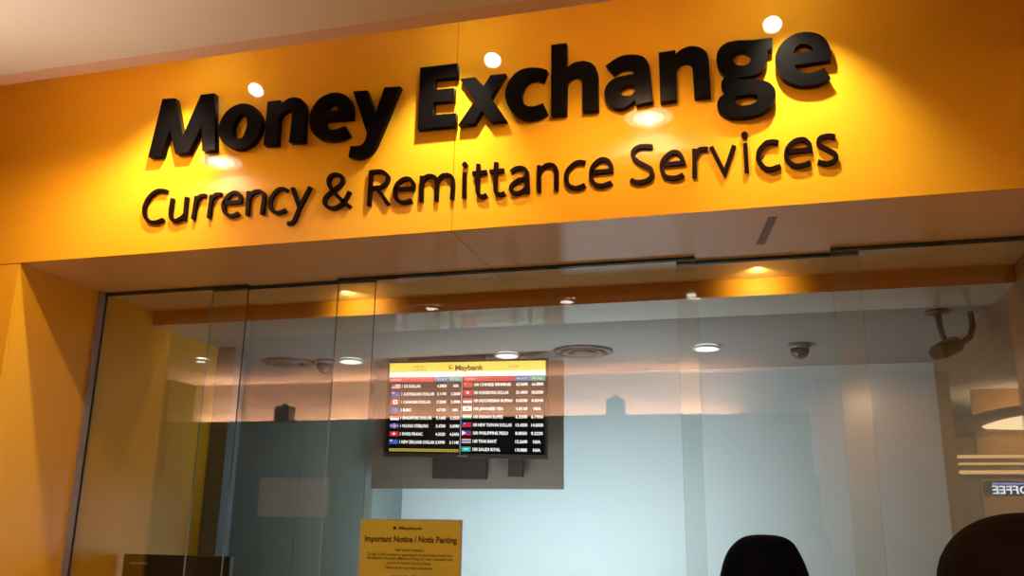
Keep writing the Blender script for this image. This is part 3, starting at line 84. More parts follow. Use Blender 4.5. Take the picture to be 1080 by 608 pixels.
def glass(name, tint, refl):
    m = bpy.data.materials.new(name); m.use_nodes = True; nt = m.node_tree; nt.nodes.clear()
    o = nt.nodes.new('ShaderNodeOutputMaterial'); mx = nt.nodes.new('ShaderNodeMixShader')
    t = nt.nodes.new('ShaderNodeBsdfTransparent'); t.inputs[0].default_value = (*tint, 1)
    g = nt.nodes.new('ShaderNodeBsdfGlossy'); g.inputs['Roughness'].default_value = 0.0
    g.inputs[0].default_value = (1, 1, 1, 1)
    f = nt.nodes.new('ShaderNodeLayerWeight'); f.inputs['Blend'].default_value = .12
    ma = nt.nodes.new('ShaderNodeMath'); ma.operation = 'MULTIPLY_ADD'
    ma.inputs[1].default_value = .5; ma.inputs[2].default_value = refl
    nt.links.new(f.outputs['Fresnel'], ma.inputs[0]); nt.links.new(ma.outputs[0], mx.inputs[0])
    nt.links.new(t.outputs[0], mx.inputs[1]); nt.links.new(g.outputs[0], mx.inputs[2])
    nt.links.new(mx.outputs[0], o.inputs[0])
    return m

YEL = (.90, .47, .022)
M = dict(
    fascia=mat('yellow_laminate', YEL, .28, spec=.5, coat=.0),
    fascia_gloss=None,
    soffit=mat('cream_gloss_panel', (.92, .60, .24), .16, spec=.3),
    seam=mat('dark_joint', (.16, .08, .02), .6),
    letter=mat('black_acrylic', (.004, .0035, .004), .3, spec=.05),
    letter_side=mat('black_acrylic_side', (.010, .003, .0025), .4, spec=.05),
    ceil=mat('ceiling_paint', (.78, .74, .70), .8, noise=.02),
    trim=mat('pink_beige_trim', (.75, .52, .45), .5),
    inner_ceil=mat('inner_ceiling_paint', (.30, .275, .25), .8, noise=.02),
    strip_panel=mat('bulkhead_underside', (.60, .53, .42), .10, spec=.35),
    wall=mat('pale_wall_paint', (.70, .74, .74), .7, noise=.02, nscale=2),
    gold_panel=mat('golden_panel', (.55, .30, .05), .5),
    mall_wall=mat('mall_wall_paint', (.5, .47, .45), .7),
    cab=mat('grey_cabinet', (.24, .27, .25), .45, noise=.05),
    cab_dark=mat('dark_grey', (.05, .055, .055), .5),
    post=mat('blue_grey_post', (.16, .18, .22), .4),
    board=mat('shade_brown_grey', (.13, .10, .075), .5, noise=.05),  # dark tone stands in for the shade around the rate screen
    inner_wood=wood('brown_laminate', (.24, .13, .045), (.30, .17, .065), 2.),
    strip=mat('yellow_satin', (.55, .22, .008), .5, spec=.1),
    floor=tiles('shop_floor_tile', (.42, .40, .37), (.25, .24, .22)),
    mall_floor=tiles('mall_floor_tile', (.40, .31, .23), (.3, .25, .2)),
    wood=wood('brown_wood', (.20, .11, .045), (.30, .18, .08)),
    wood_warm=wood('warm_wood', (.42, .25, .12), (.52, .33, .17)),
    shop_dark=mat('dark_shopfront', (.02, .018, .016), .6),
    gedge=mat('glass_edge', (.035, .055, .035), .15),
    gedge_light=mat('glass_edge_light', (.30, .36, .32), .15),
    alu=mat('brushed_aluminium', (.34, .29, .28), .4, metal=.0),
    black=mat('black_plastic', (.012, .012, .013), .3),
    dkbrown=mat('dark_brown_metal', (.030, .022, .018), .4),
    grey=mat('grey_metal', (.25, .25, .25), .4, metal=.5),
    bronze=mat('vent_metal', (.11, .10, .09), .4, metal=.3),
    white=mat('white_enamel', (.85, .84, .80), .4),
    white_cone=mat('white_reflector', (.9, .88, .84), .3),
    lens=glow('lamp_lens', (1, .93, .80), 45),
    lens_dim=glow('lamp_ring_soft', (1, .9, .8), 6),
    lens_soft=glow('lamp_lens_soft', (1, .9, .75), 22),
    lens_cool=glow('lamp_lens_cool', (.92, .97, 1), 5.0),
    cove=glow('cove_strip', (1, .50, .28), 82),
    ring=glow('ring_lamp_lens', (1, .72, .38), 7),
    rail=glow('lit_rail', (1, .55, .20), 4.),
    sign_white=glow('lit_sign_white', (.85, .9, 1), 6),
    sign_blue=glow('lit_sign_blue', (.35, .4, .9), 4),
    shopwin=glow('lit_shop_window', (1, .48, .25), .3),
    scr_black=mat('screen_black', (.004, .004, .004), .04, spec=.5),
    paper=mat('yellow_paper', (.97, .78, .09), .7),
    paper_edge=mat('clear_sleeve', (.72, .74, .74), .2),
    ink=mat('dark_red_ink', (.14, .02, .004), .7),
    tape=mat('brown_tape', (.25, .13, .03), .5),
    counter=mat('counter_top', (.75, .73, .70), .25),
    skin=mat('skin', (.50, .30, .20), .5),
    hair=mat('black_hair', (.002, .0025, .008), .6, spec=.02),
    hair_brown=mat('dark_brown_hair', (.007, .004, .003), .7, spec=.03),
    cloth_navy=mat('navy_cloth', (.03, .04, .09), .9),
    cloth_grey=mat('grey_cloth', (.12, .11, .11), .9),
    denim=mat('denim', (.05, .07, .13), .9),
    shoe=mat('shoe_leather', (.03, .025, .02), .5),
    lips=mat('lips', (.38, .12, .10), .5),
    eye=mat('eye', (.05, .03, .02), .1),
)
M['glass'] = glass('shopfront_glass', (.955, .975, .96), .065)

def em(r, g, b, s=1.0):
    k = 'em_%d_%d_%d_%d' % (r*100, g*100, b*100, s*100)
    if k not in M: M[k] = glow(k, (r, g, b), s)
    return M[k]

# ------------------------------------------------------------------ mesh helper
class MB:
    def __init__(s): s.bm = bmesh.new(); s.mats = []
    def mi(s, m):
        if m not in s.mats: s.mats.append(m)
        return s.mats.index(m)
    def face(s, pts, m, smooth=False):
        vs = [s.bm.verts.new(p) for p in pts]
        f = s.bm.faces.new(vs); f.material_index = s.mi(m); f.smooth = smooth
        return f
    def box(s, a, b, m, bev=0.):
        x0, y0, z0 = [min(p, q) for p, q in zip(a, b)]; x1, y1, z1 = [max(p, q) for p, q in zip(a, b)]
        v = [s.bm.verts.new(p) for p in ((x0,y0,z0),(x1,y0,z0),(x1,y1,z0),(x0,y1,z0),(x0,y0,z1),(x1,y0,z1),(x1,y1,z1),(x0,y1,z1))]
        fs = [s.bm.faces.new([v[i] for i in q]) for q in ((0,3,2,1),(4,5,6,7),(0,1,5,4),(1,2,6,5),(2,3,7,6),(3,0,4,7))]
        for f in fs: f.material_index = s.mi(m)
        if bev:
            es = list({e for f in fs for e in f.edges})
            r = bmesh.ops.bevel(s.bm, geom=es, offset=bev, segments=2, affect='EDGES', profile=.7)
            for f in r['faces']: f.material_index = s.mi(m)
        return fs
    def lathe(s, prof, m, c=(0,0,0), n=32, axis='z', cap=True):
        rings = []
        for r, h in prof:
            ring = []
            for i in range(n):
                t = 2*math.pi*i/n
                p = (r*math.cos(t), r*math.sin(t), h)
                if axis == 'y': p = (p[0], h, p[1])
                if axis == 'x': p = (h, p[0], p[1])
                ring.append(s.bm.verts.new((p[0]+c[0], p[1]+c[1], p[2]+c[2])))
            rings.append(ring)
        k = s.mi(m)
        for a, b in zip(rings, rings[1:]):
            for i in range(n):
                f = s.bm.faces.new((a[i], a[(i+1)%n], b[(i+1)%n], b[i])); f.smooth = True; f.material_index = k
        if cap:
            for ring in (rings[0], rings[-1]):
                f = s.bm.faces.new(ring); f.material_index = k
    def tube(s, pts, r, m, n=10):
        pts = [Vector(p) for p in pts]; rings = []
        for i, p in enumerate(pts):
            d = (pts[min(i+1, len(pts)-1)] - pts[max(i-1, 0)]).normalized()
            u = d.orthogonal().normalized() if i == 0 else (rings_u - d*rings_u.dot(d)).normalized()
            rings_u = u; w = d.cross(u)
            rings.append([s.bm.verts.new(p + r*(math.cos(2*math.pi*k/n)*u + math.sin(2*math.pi*k/n)*w)) for k in range(n)])
        for a, b in zip(rings, rings[1:]):
            for i in range(n):
                f = s.bm.faces.new((a[i], a[(i+1)%n], b[(i+1)%n], b[i])); f.smooth = True; f.material_index = s.mi(m)
        for ring in (rings[0], rings[-1]): s.bm.faces.new(ring).material_index = s.mi(m)
    def text(s, txt, x, z, size, m, y=0., align='LEFT', fat=0., width=None):
        c = bpy.data.curves.new('t', 'FONT'); c.body = txt; c.size = size; c.align_x = align; c.offset = fat
        c.resolution_u = 3
        o = bpy.data.objects.new('t', c); COL.objects.link(o)
        dg = bpy.context.evaluated_depsgraph_get(); me = bpy.data.meshes.new_from_object(o.evaluated_get(dg))
        k = s.mi(m); xs = [v.co.x for v in me.vertices] or [0]
        sc = 1.
        if width and max(xs) > min(xs): sc = width/(max(xs)-min(xs))
        vs = [s.bm.verts.new((x + v.co.x*sc, y, z + v.co.y)) for v in me.vertices]
        for p in me.polygons:
            try: s.bm.faces.new([vs[i] for i in p.vertices]).material_index = k
            except ValueError: pass
        bpy.data.objects.remove(o); bpy.data.curves.remove(c); bpy.data.meshes.remove(me)
    def rect(s, x0, z0, x1, z1, y, m):
        s.face(((x0,y,z0),(x1,y,z0),(x1,y,z1),(x0,y,z1)), m)
    def build(s, name, parent=None, recalc=True):
        if recalc: bmesh.ops.recalc_face_normals(s.bm, faces=s.bm.faces[:])
        me = bpy.data.meshes.new(name); s.bm.to_mesh(me); s.bm.free()
        for m in s.mats: me.materials.append(m)
        o = bpy.data.objects.new(name, me); COL.objects.link(o)
        if parent: o.parent = parent
        return o

def tag(o, label=None, cat=None, group=None, kind=None):
    if label: o['label'] = label
    if cat: o['category'] = cat
    if group: o['group'] = group
    if kind: o['kind'] = kind
    return o
def empty(name, loc, label=None, cat=None, group=None):
    o = bpy.data.objects.new(name, None); COL.objects.link(o); o.location = loc; o.empty_display_size = .1
    return tag(o, label, cat, group)
def dup(root, loc, label):
    r = root.copy(); COL.objects.link(r); r.location = loc; r['label'] = label
    for ch in list(root.children):
        c = ch.copy(); COL.objects.link(c); c.parent = r
        for g in list(ch.children):
            d = g.copy(); COL.objects.link(d); d.parent = c
    return r
def struct(name, a, b, m, bev=0.):
    q = MB(); q.box(a, b, m, bev); return tag(q.build(name), kind='structure')

# ------------------------------------------------------------------ places (metres, shop front at Y = 3)
FY = 3.0            # fascia face
ZB, ZT = 2.675, 3.58   # fascia bottom, top
ZL = 3.146         # lower edge of the mall bulkhead
XL, XR = -3.06, 1.06    # opening
ZC = 3.59           # mall ceiling
ZI = 2.60           # inner ceiling
BY = 5.8            # back wall
CAM = Vector((0, 0, 1.6))

# ---- setting
struct('floor', (-10, 3.3, -.05), (4, 7.0, 0), M['floor'])
struct('floor_mall', (-14, -15, -.05), (12, 3.3, 0), M['mall_floor'])
struct('ceiling', (-14, -15, ZC), (12, 1.2, ZC+.1), M['ceil'])
struct('ceiling_bulkhead', (-14, 1.2, ZL), (8, 2.298, ZC+.1), M['ceil'])
q = MB(); q.box((-14, 2.298, ZL), (8, 2.363, ZL+.05), M['trim'], .003); tag(q.build('trim_1'), kind='structure')
struct('ceiling_recess', (-14, 2.298, ZT+.04), (8, 3.2, ZT+.14), M['ceil'])
struct('wall_left', (XL-.10, FY+.0125, 0), (XL, 4.53, ZB), M['fascia'])
struct('wall_right', (XR, FY+.0125, 0), (XR+.1, 3.56, ZB), M['fascia'])
struct('wall_right_inner', (XR, 3.56, 0), (XR+.1, BY, ZB), M['inner_wood'])
struct('wall_back', (-5.2, BY, 0), (XR+.2, BY+.1, ZI+.4), M['wall'])
struct('wall_side', (-5.2, 4.5, 0), (-5.1, BY, ZI+.4), M['wall'])
struct('wall_front', (-14, FY+.02, 0), (XL-.10, FY+.2, ZT), M['fascia'])
struct('wall_partition', (-5.2, 4.40, 0), (XL-.10, 4.52, ZI+.3), M['wall'])
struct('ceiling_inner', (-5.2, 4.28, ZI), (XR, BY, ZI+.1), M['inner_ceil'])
q = MB(); q.box((XL, 3.92, ZI-.004), (XR, 4.30, ZB+.1), M['strip'])
for f in q.bm.faces:
    if f.normal.z < -.5: f.material_index = q.mi(M['strip_panel'])
q.bm.normal_update()
for f in q.bm.faces:
    if f.normal.z < -.5: f.material_index = q.mi(M['strip_panel'])
tag(q.build('trim_2'), kind='structure')
q = MB(); q.box((XL-.0, 4.531, 0), (XL+.115, 4.66, ZI), M['post'], .004); tag(q.build('trim_3'), kind='structure')
# soffit in two panels with an open joint
SX = -1.072
q = MB(); q.box((XL, FY+.012, ZB), (SX-.0015, 3.918, ZB+.02), M['soffit']); q.box((SX+.0015, FY+.012, ZB), (XR, 3.918, ZB+.02), M['soffit'])
q.box((XL, FY+.012, ZB+.021), (XR, 3.918, ZB+.03), M['seam'])
tag(q.build('ceiling_soffit'), kind='structure')
# fascia: two glossy panels
def panel(x0, x1, label):
    q = MB(); q.box((x0, FY, ZB), (x1, FY+.012, ZT), M['fascia_gloss'], .0008)
    return tag(q.build('fascia_panel'), label, 'sign panel', 'yellow panels of the shop sign')
fm = mat('yellow_gloss_acrylic', YEL, .045, spec=.5); M['fascia_gloss'] = fm
panel(-8, SX-.001, 'glossy yellow sign panel behind the thick word Money')
panel(SX+.001, 5, 'glossy yellow sign panel behind the thick word Exchange')
q = MB(); q.box((-8, FY+.013, ZB+.002), (5, FY+.019, ZT), M['seam']); tag(q.build('wall_backing'), kind='structure')
# column left of the opening below the sign
q = MB(); q.box((-8, FY, 0), (XL, FY+.012, ZB-.004), M['fascia_gloss'], .0008)
tag(q.build('fascia_panel'), 'tall yellow cladding panel under the sign left of the opening', 'cladding panel')
q = MB(); q.box((XR, FY, 0), (5, FY+.012, ZB-.004), M['fascia_gloss'], .0008)
tag(q.build('fascia_panel'), 'tall yellow cladding panel under the sign right of the opening', 'cladding panel')

# ---- sign letters, each one a raised plastic letter on the panel
def bold_letter(contours, name):
    c = bpy.data.curves.new(name, 'CURVE'); c.dimensions = '2D'; c.fill_mode = 'BOTH'; c.extrude = .0142
    c.bevel_depth = .0008; c.bevel_resolution = 1
    for ct in contours:
        s = c.splines.new('POLY'); s.points.add(len(ct)-1); s.use_cyclic_u = True
        for p, (x, z) in zip(s.points, ct): p.co = (x/1000, z/1000, 0, 1)
    o = bpy.data.objects.new('t', c); COL.objects.link(o)
    me = bpy.data.meshes.new_from_object(o.evaluated_get(bpy.context.evaluated_depsgraph_get()))
    bpy.data.objects.remove(o); bpy.data.curves.remove(c)
    cx = sum(p[0] for p in contours[0])/len(contours[0])/1000; cz = min(p[1] for p in contours[0])/1000
    for v in me.vertices: v.co = Vector((v.co.x-cx, -v.co.z, v.co.y-cz))
    me.materials.clear(); me.materials.append(M['letter'])
    ob = bpy.data.objects.new(name, me); COL.objects.link(ob); ob.location = (cx, FY-.015, cz)
    return ob
BL = ['capital M starting the word Money', 'o right after the M of Money', 'n in the middle of Money', 'e before the y of Money', 'y ending the word Money',
      'capital E starting the word Exchange', 'x right after the E of Exchange', 'c before the h of Exchange', 'h in the middle of Exchange',
      'a after the h of Exchange', 'n between a and g of Exchange', 'double-looped g of Exchange', 'e ending the word Exchange']
for (ch, cs), lb in zip(BOLD, BL):
    tag(bold_letter(cs, 'sign_letter'), 'thick black raised letter '+lb, 'letter', 'thick black letters of the upper sign line')
LL = ['capital C starting Currency', 'u after the C of Currency', 'first r of Currency, next to u', 'second r of Currency, before e', 'e of Currency', 'n of Currency',
      'small c of Currency', 'y ending Currency', None, 'capital R starting Remittance', 'first e of Remittance, after R', 'm of Remittance', 'dotted i of Remittance',
      'first t of Remittance, after i', 'second t of Remittance, before a', 'a of Remittance', 'n of Remittance', 'c of Remittance', 'final e of Remittance',
      'capital S starting Services', 'first e of Services, after S', 'r of Services', 'v of Services', 'dotted i of Services', 'c of Services', 'last e of Services, before s', 's ending Services']
def light_letter(parts, name):
    q = MB(); allp = [p for c in parts for side in c[1:] for p in side]
    cx = sum(p[0] for p in allp)/len(allp)/1000; cz = min(p[1] for p in allp)/1000
    for k, c in enumerate(parts):
        y0 = -.014 + .0003*k
        P = lambda p, y: (p[0]/1000-cx, y, p[1]/1000-cz)
        if c[0] == 'D': quads = None; loop = c[1]
        else: loop = list(c[1]) + list(reversed(c[2]))
        m = M['letter_side']
        if c[0] == 'D':
            q.face([P(p, y0) for p in loop], M['letter_side'])
        else:
            for i in range(len(c[1])-1):
                q.face([P(c[1][i], y0), P(c[1][i+1], y0), P(c[2][i+1], y0), P(c[2][i], y0)], M['letter_side'])
        for i in range(len(loop)):
            a, b = loop[i], loop[(i+1) % len(loop)]
            q.face([P(a, y0), P(b, y0), P(b, 0), P(a, 0)], m)
    bmesh.ops.remove_doubles(q.bm, verts=q.bm.verts[:], dist=.00005)
    o = q.build(name); o.location = (cx, FY, cz)
    return o
for (ch, cs), lb in zip(LIGHT, LL):
    lab = 'thin dark raised letter '+lb if lb else 'thin dark raised ampersand between Currency and Remittance'
    tag(light_letter(cs, 'sign_letter' if lb else 'sign_ampersand'), lab, 'letter', 'thin dark letters of the lower sign line')

# ---- shopfront glass panes, frameless, overlapping
def pane(x0, x1, y, top, label):
    q = MB(); fs = q.box((x0, y, .02), (x1, y+.012, top), M['glass'])
    q.bm.normal_update()
    for f in fs:
        if abs(f.normal.y) < .5: f.material_index = q.mi(M['gedge'] if f.normal.x > -.5 else M['gedge_light'])
    o = q.build('glass_panel')
    t = MB(); t.box((x0, y-.006, top), (x1, y+.018, top+.012), M['gedge']); t.build('top_channel', o)
    b = MB(); b.box((x0, y-.006, 0), (x1, y+.018, .02), M['alu']); b.build('bottom_channel', o)
    return tag(o, label, 'glass panel', 'frameless glass panes of the shopfront')
GT = ZB - .012
pane(XL+.012, -2.262, 3.535, GT, 'clear glass pane against the yellow left wall')
pane(-2.47, -1.63, 3.566, GT, 'clear glass pane in front of the tall grey cabinet')
pane(-1.80, -.205, 3.535, GT, 'wide clear glass pane with the yellow notice taped on')
pane(-.286, .428, 3.600, GT, 'clear glass pane in front of the pale wall right of the screen')
pane(.318, XR-.002, 3.535, GT, 'clear glass pane by the yellow right wall, showing a lit ring lamp')
q = MB(); q.box((XL, 3.495, 0), (XL+.012, 3.550, ZB), M['alu']); tag(q.build('trim_4'), kind='structure')

# ---- brown tape mark on the soffit
q = MB(); a = Vector((.097, 3.109, 0)); b = Vector((.054, 3.425, 0)); n = Vector((.016, 0, 0))
for z0, z1 in ((ZB-.0012, ZB),):
    lo = [(*(p)[:2], z0) for p in (a-n, a+n, b+n, b-n)]; hi = [(*(p)[:2], z1) for p in (a-n, a+n, b+n, b-n)]
    q.face(lo, M['tape'])
    for i in range(4): q.face([lo[i], lo[(i+1)%4], hi[(i+1)%4], hi[i]], M['tape'])
    q.face(hi, M['tape'])
tag(q.build('ceiling_tape'), 'short brown strip of tape stuck on the cream soffit', 'tape')

# ------------------------------------------------------------------ lamps in the mall ceiling
def downlight(name, loc, r, deep, lens, label, group, cat='ceiling light', lensr=.62):
    t = empty(name, loc, label, cat, group)
    q = MB(); q.lathe([(r, 0), (r, -.006), (r*.96, -.010), (r*.84, -.010), (r*.82, 0)], M['white'], cap=False); q.build('trim_ring', t)
    q = MB(); q.lathe([(r*.84, -.009), (r*.80, deep*.4), (r*lensr, deep)], M['white_cone'], cap=False); q.build('reflector', t)
    q = MB(); q.lathe([(r*lensr, deep-.004), (r*lensr*.6, deep-.012), (.002, deep-.015)], lens, cap=True); q.build('lens', t)
    return t
def lamp(kind, loc, col, W, size=.05, spot=None, blend=.6, tgt=None):
    d = bpy.data.lights.new('lamp', kind); d.color = col; d.energy = W
    if kind == 'SPOT': d.spot_size = math.radians(spot); d.spot_blend = blend; d.shadow_soft_size = size
    if kind == 'AREA': d.shape = 'DISK'; d.size = size
    if kind == 'POINT': d.shadow_soft_size = size
    o = bpy.data.objects.new('lamp', d); COL.objects.link(o); o.location = loc
    if tgt is not None: o.rotation_euler = (Vector(tgt)-Vector(loc)).to_track_quat('-Z', 'Y').to_euler()
    return o
# holes: the fixtures sit a little below the slab so their cones show
ZF = ZC - .001
SPOT_COL = (1, .86, .62); WARM = (1, .60, .30)
sp = downlight('ceiling_spot', (-2.171, 2.697, ZC-.035), .044, .004, M['lens'], 'small round spotlight in the recess over the M of the sign', 'small spotlights in the recess over the sign', lensr=.80)
q = MB(); q.lathe([(.040, .004), (.036, .045), (.02, .05)], M['grey'], n=20); q.build('lamp_housing', sp)
q = MB(); q.tube([(0, 0, .045), (0, -.0, .09)], .008, M['grey']); q.build('pivot', sp)
sp.rotation_euler.x = .60
dup(sp, (-1.017, 2.698, ZC-.035), 'small round spotlight in the recess over the E of the sign')
dup(sp, (.149, 2.70, ZC-.035), 'small round spotlight in the recess over the g of the sign')
for x, tx in ((-2.171, -2.45), (-1.017, -1.15), (.149, .26)):
    lamp('SPOT', (x, 2.73, ZC-.075), SPOT_COL, W_SPOT, .02, 72, 1.0, (tx, 3.0, 2.72))
bg = empty('can_light', (-2.527, 2.40, 3.347), 'white can light hanging in the recess, reflected under the M', 'ceiling light', 'white can lights in the recess before the sign')
q = MB(); q.lathe([(.108, .24), (.110, .235), (.110, .006), (.106, 0), (.094, .001)], M['white'], cap=True); q.build('can_body', bg)
q = MB(); q.lathe([(.104, .000), (.098, -.004), (.068, -.004), (.066, .001)], M['lens_dim'], cap=False); q.build('diffuser_ring', bg)
q = MB(); q.lathe([(.066, .0), (.03, -.003), (.002, -.004)], M['lens_soft']); q.build('lens', bg)
q = MB(); q.lathe([(.012, .235), (.012, ZT+.04-3.347)], M['grey'], n=12); q.build('stem', bg)
dup(bg, (-.385, 2.40, 3.347), 'white can light hanging in the recess, reflected under the letter a')
for x in (-2.527, -.385):
    lamp('SPOT', (x, 2.40, 3.340), WARM, W_BIG, .012, 160, .5, (x, 2.40, 0))
ml = downlight('ceiling_downlight', (-2.862, -.455, ZC-.04), .075, .03, M['lens'], 'small mall downlight, leftmost of the row behind the viewer', 'small mall downlights in a row')
dup(ml, (-1.575, -.464, ZC-.04), 'small mall downlight in the middle of the row behind the viewer')
dup(ml, (-.461, -.423, ZC-.04), 'small mall downlight, rightmost of the row behind the viewer')
dup(ml, (-6.739, -2.55, ZC-.04), 'small mall downlight reflected on the yellow left wall')
for x, y in ((-2.862, -.455), (-1.575, -.464), (-.461, -.423), (-6.739, -2.55)):
    lamp('SPOT', (x, y, ZC-.055), WARM, W_MALL, .05, 150, .6, (x, y, 0))

# ------------------------------------------------------------------ the mall behind the viewer (seen in the glass)
OY = -4.02
struct('wall_mall', (-14, OY-.9, 0), (.75, OY-.6, ZC), M['mall_wall'])
q = MB(); q.box((-8.2, OY-.25, 2.2), (.63, OY, 2.967), M['shop_dark']); q.box((-14, OY-.6, 0), (.70, OY-.1, 2.25), M['shop_dark'])
q.box((-14, OY-.6, 2.2), (-8.22, OY+.02, ZC), M['shop_dark'])
tag(q.build('trim_5'), kind='structure')
q = MB(); q.box((-8.15, OY-.46, 2.939), (-.25, OY-.38, 2.951), M['cove']); q.box((-8.15, OY-.6, 2.85), (.60, OY-.26, 2.942), M['shop_dark'])
tag(q.build('trim_6'), kind='structure')
def ledge_box(x, lab):
    t = empty('speaker_box', (x, OY-.10, 2.967), lab, 'speaker', 'small speaker boxes on the dark ledge')
    q = MB(); q.box((-.115, -.09, 0), (.115, .09, .21), M['cab_dark'], .008); q.build('body', t)
    q = MB(); q.lathe([(.045, .205), (.043, .24), (.03, .255), (.005, .26)], M['cab_dark'], cap=True, n=20); q.build('top_dome', t)
    return t
ledge_box(-6.43, 'small dark speaker box reflected beside the tall cabinet top')
ledge_box(-1.71, 'small dark speaker box reflected right of the rate screen')
# lit shop window opposite
t = empty('shop_display', (-6.16, OY-.08, 1.67), 'warm lit display window of the dark shop opposite', 'shop display')
q = MB(); q.box((-.54, 0, .0), (.54, .02, .52), M['shopwin']); q.build('lit_panel', t)
q = MB()
for a, b in (((-.58, -.02, -.04), (.58, .03, 0)), ((-.58, -.02, .52), (.58, .03, .56)), ((-.58, -.02, 0), (-.54, .03, .52)), ((.54, -.02, 0), (.58, .03, .52))): q.box(a, b, M['shop_dark'])
q.build('frame', t)
# far brown end of the mall on the right: coffee shop, lit rails, ring lamp
struct('wall_far', (.76, -13.2, 0), (12, -13, ZC), M['wood'])
struct('wall_mall_wood', (.76, -5.4, 0), (2.40, -5.2, ZC), M['wood_warm'])
lamp('SPOT', (1.5, -3.9, 3.4), (1, .66, .36), W_WOOD_FILL, .05, 120, .9, (1.5, -5.2, 2.2))  # unseen spot added so the wood wall shows brown in the glass
struct('wall_coffee', (1.9, -7.1, 0), (8.0, -6.86, 3.0), M['wood'])
q = MB(); q.box((2.43, -6.86, 2.375), (8, -6.78, 2.66), M['wood'])
for z, h in ((2.612, .045), (2.52, .03), (2.395, .05)): q.box((2.43, -6.80, z), (8, -6.765, z+h), M['rail'])
q.build('trim_7'); bpy.data.objects['trim_7']['kind'] = 'structure'
struct('trim_8', (2.98, -6.862, 0), (8, -6.84, ZC), M['gold_panel'])
t = empty('coffee_sign', (3.0, -6.82, 2.1), 'white lit sign reading COFFEE, seen mirrored in the glass', 'sign')
q = MB(); q.box((.0, -.035, .0), (1.20, -.02, .20), M['shop_dark']); q.build('back_board', t)
q = MB(); q.text('COFFEE', 0, 0, .155, M['sign_white'], 0, 'LEFT', .003, width=.60)
for v in q.bm.verts: v.co = Vector((.72 - v.co.x, -.015, v.co.z + .03))
q.build('lettering', t)
q = MB(); q.box((.12, -.018, .155), (.72, -.014, .178), M['sign_blue']); q.build('blue_line', t)
t = empty('ring_lamp', (4.06, -7.1, 3.02), 'big round warm bowl lamp with a wide ring, reflected at the right', 'ceiling lamp')
q = MB(); q.lathe([(1.38, .05), (1.38, .0), (1.20, -.03), (1.02, .0), (1.02, .05)], M['trim'], cap=False, n=64); q.build('outer_ring', t)
q = MB(); q.lathe([(1.02, .0), (.97, -.03), (.75, -.045), (.45, -.055), (.02, -.06)], M['ring'], n=64); q.build('lens', t)
for a in (0, 2.1, 4.2):
    q = MB(); q.tube([(1.2*math.cos(a), 1.2*math.sin(a), .0), (1.2*math.cos(a), 1.2*math.sin(a), ZC-3.0)], .012, M['grey']); q.build('hanging_rod', t)
t.rotation_euler.x = .14
lamp('SPOT', (4.6, -5.0, 3.4), (1, .66, .30), W_FAR_FILL, .05, 120, .8, (4.0, -6.84, 1.7))  # unseen spot added to light up the golden panel
lamp('SPOT', (-4.6, .4, .9), (1, .78, .58), W_UP_FILL, .3, 27, 1.0, (-2.45, 1.55, ZL))  # unseen upward spot added to lighten the left end of the bulkhead

# ------------------------------------------------------------------ inside the shop
# ceiling fixtures
def cool_downlight(x, y, lab, first=None):
    if first: return dup(first, (x, y, ZI-.012), lab)
    return downlight('ceiling_downlight', (x, y, ZI-.012), .078, .008, M['lens_cool'], lab, 'white downlights in the shop ceiling', lensr=.8)
d0 = cool_downlight(-2.443, 5.042, 'round white ceiling downlight above the tall grey cabinet')
cool_downlight(-1.419, 5.042, 'round white ceiling downlight just above the rate screen', d0)
cool_downlight(-.248, 5.032, 'round white ceiling downlight between the screen and the right dome camera', d0)
for x, w in ((-2.443, .4), (-1.419, .8), (-.248, .8)):
    lamp('SPOT', (x, 5.04, ZI-.03), (.72, .92, 1), W_IN*w, .06, 165, 1.0, (x, 5.04, 0))
for x, w in ((-1.65, .9), (-.75, 1.0)):
    lamp('AREA', (x, 4.62, 1.22), (.70, .89, 1), W_WALL_FILL*w, .5, tgt=(x, 5.8, 2.0))  # unseen low area lights added to brighten the back wall
def diffuser(x, y, lab):
    t = empty('ceiling_vent', (x, y, ZI), lab, 'air vent', 'round air vents in the shop ceiling')
    q = MB(); q.lathe([(.175, 0), (.178, -.006), (.165, -.016), (.140, -.012), (.138, 0)], M['bronze'], n=40, cap=False); q.build('outer_ring', t)
    q = MB(); q.lathe([(.120, -.004), (.124, -.020), (.090, -.014), (.088, -.002)], M['bronze'], n=40, cap=False); q.build('middle_ring', t)
    q = MB(); q.lathe([(.070, -.006), (.066, -.024), (.004, -.026)], M['bronze'], n=32); q.build('centre_cone', t)
    q = MB(); q.lathe([(.14, -.001), (.002, -.0012)], M['cab_dark'], n=32); q.build('throat', t)
    return t
v0 = diffuser(-2.886, 5.061, 'round metal ceiling air vent above the tall grey cabinet')
dup(v0, (-.957, 5.039, ZI), 'round metal ceiling air vent right of the rate screen')
def dome(x, y, lab):
    t = empty('ceiling_dome_camera', (x, y, ZI), lab, 'security camera', 'ceiling dome cameras')
    q = MB(); q.lathe([(.060, 0), (.060, -.022), (.054, -.028)], M['grey'], n=28); q.build('base', t)
    q = MB(); q.lathe([(.052, -.027), (.050, -.050), (.038, -.072), (.018, -.084), (.002, -.087)], M['dome'], n=28); q.build('dome_cover', t)
    return t
M['dome'] = mat('smoked_dome', (.05, .05, .05), .2)
c0 = dome(-2.621, 5.042, 'dark dome security camera between the round vent and the downlight')
dup(c0, (.255, 5.075, ZI), 'dark dome security camera on the right part of the shop ceiling')
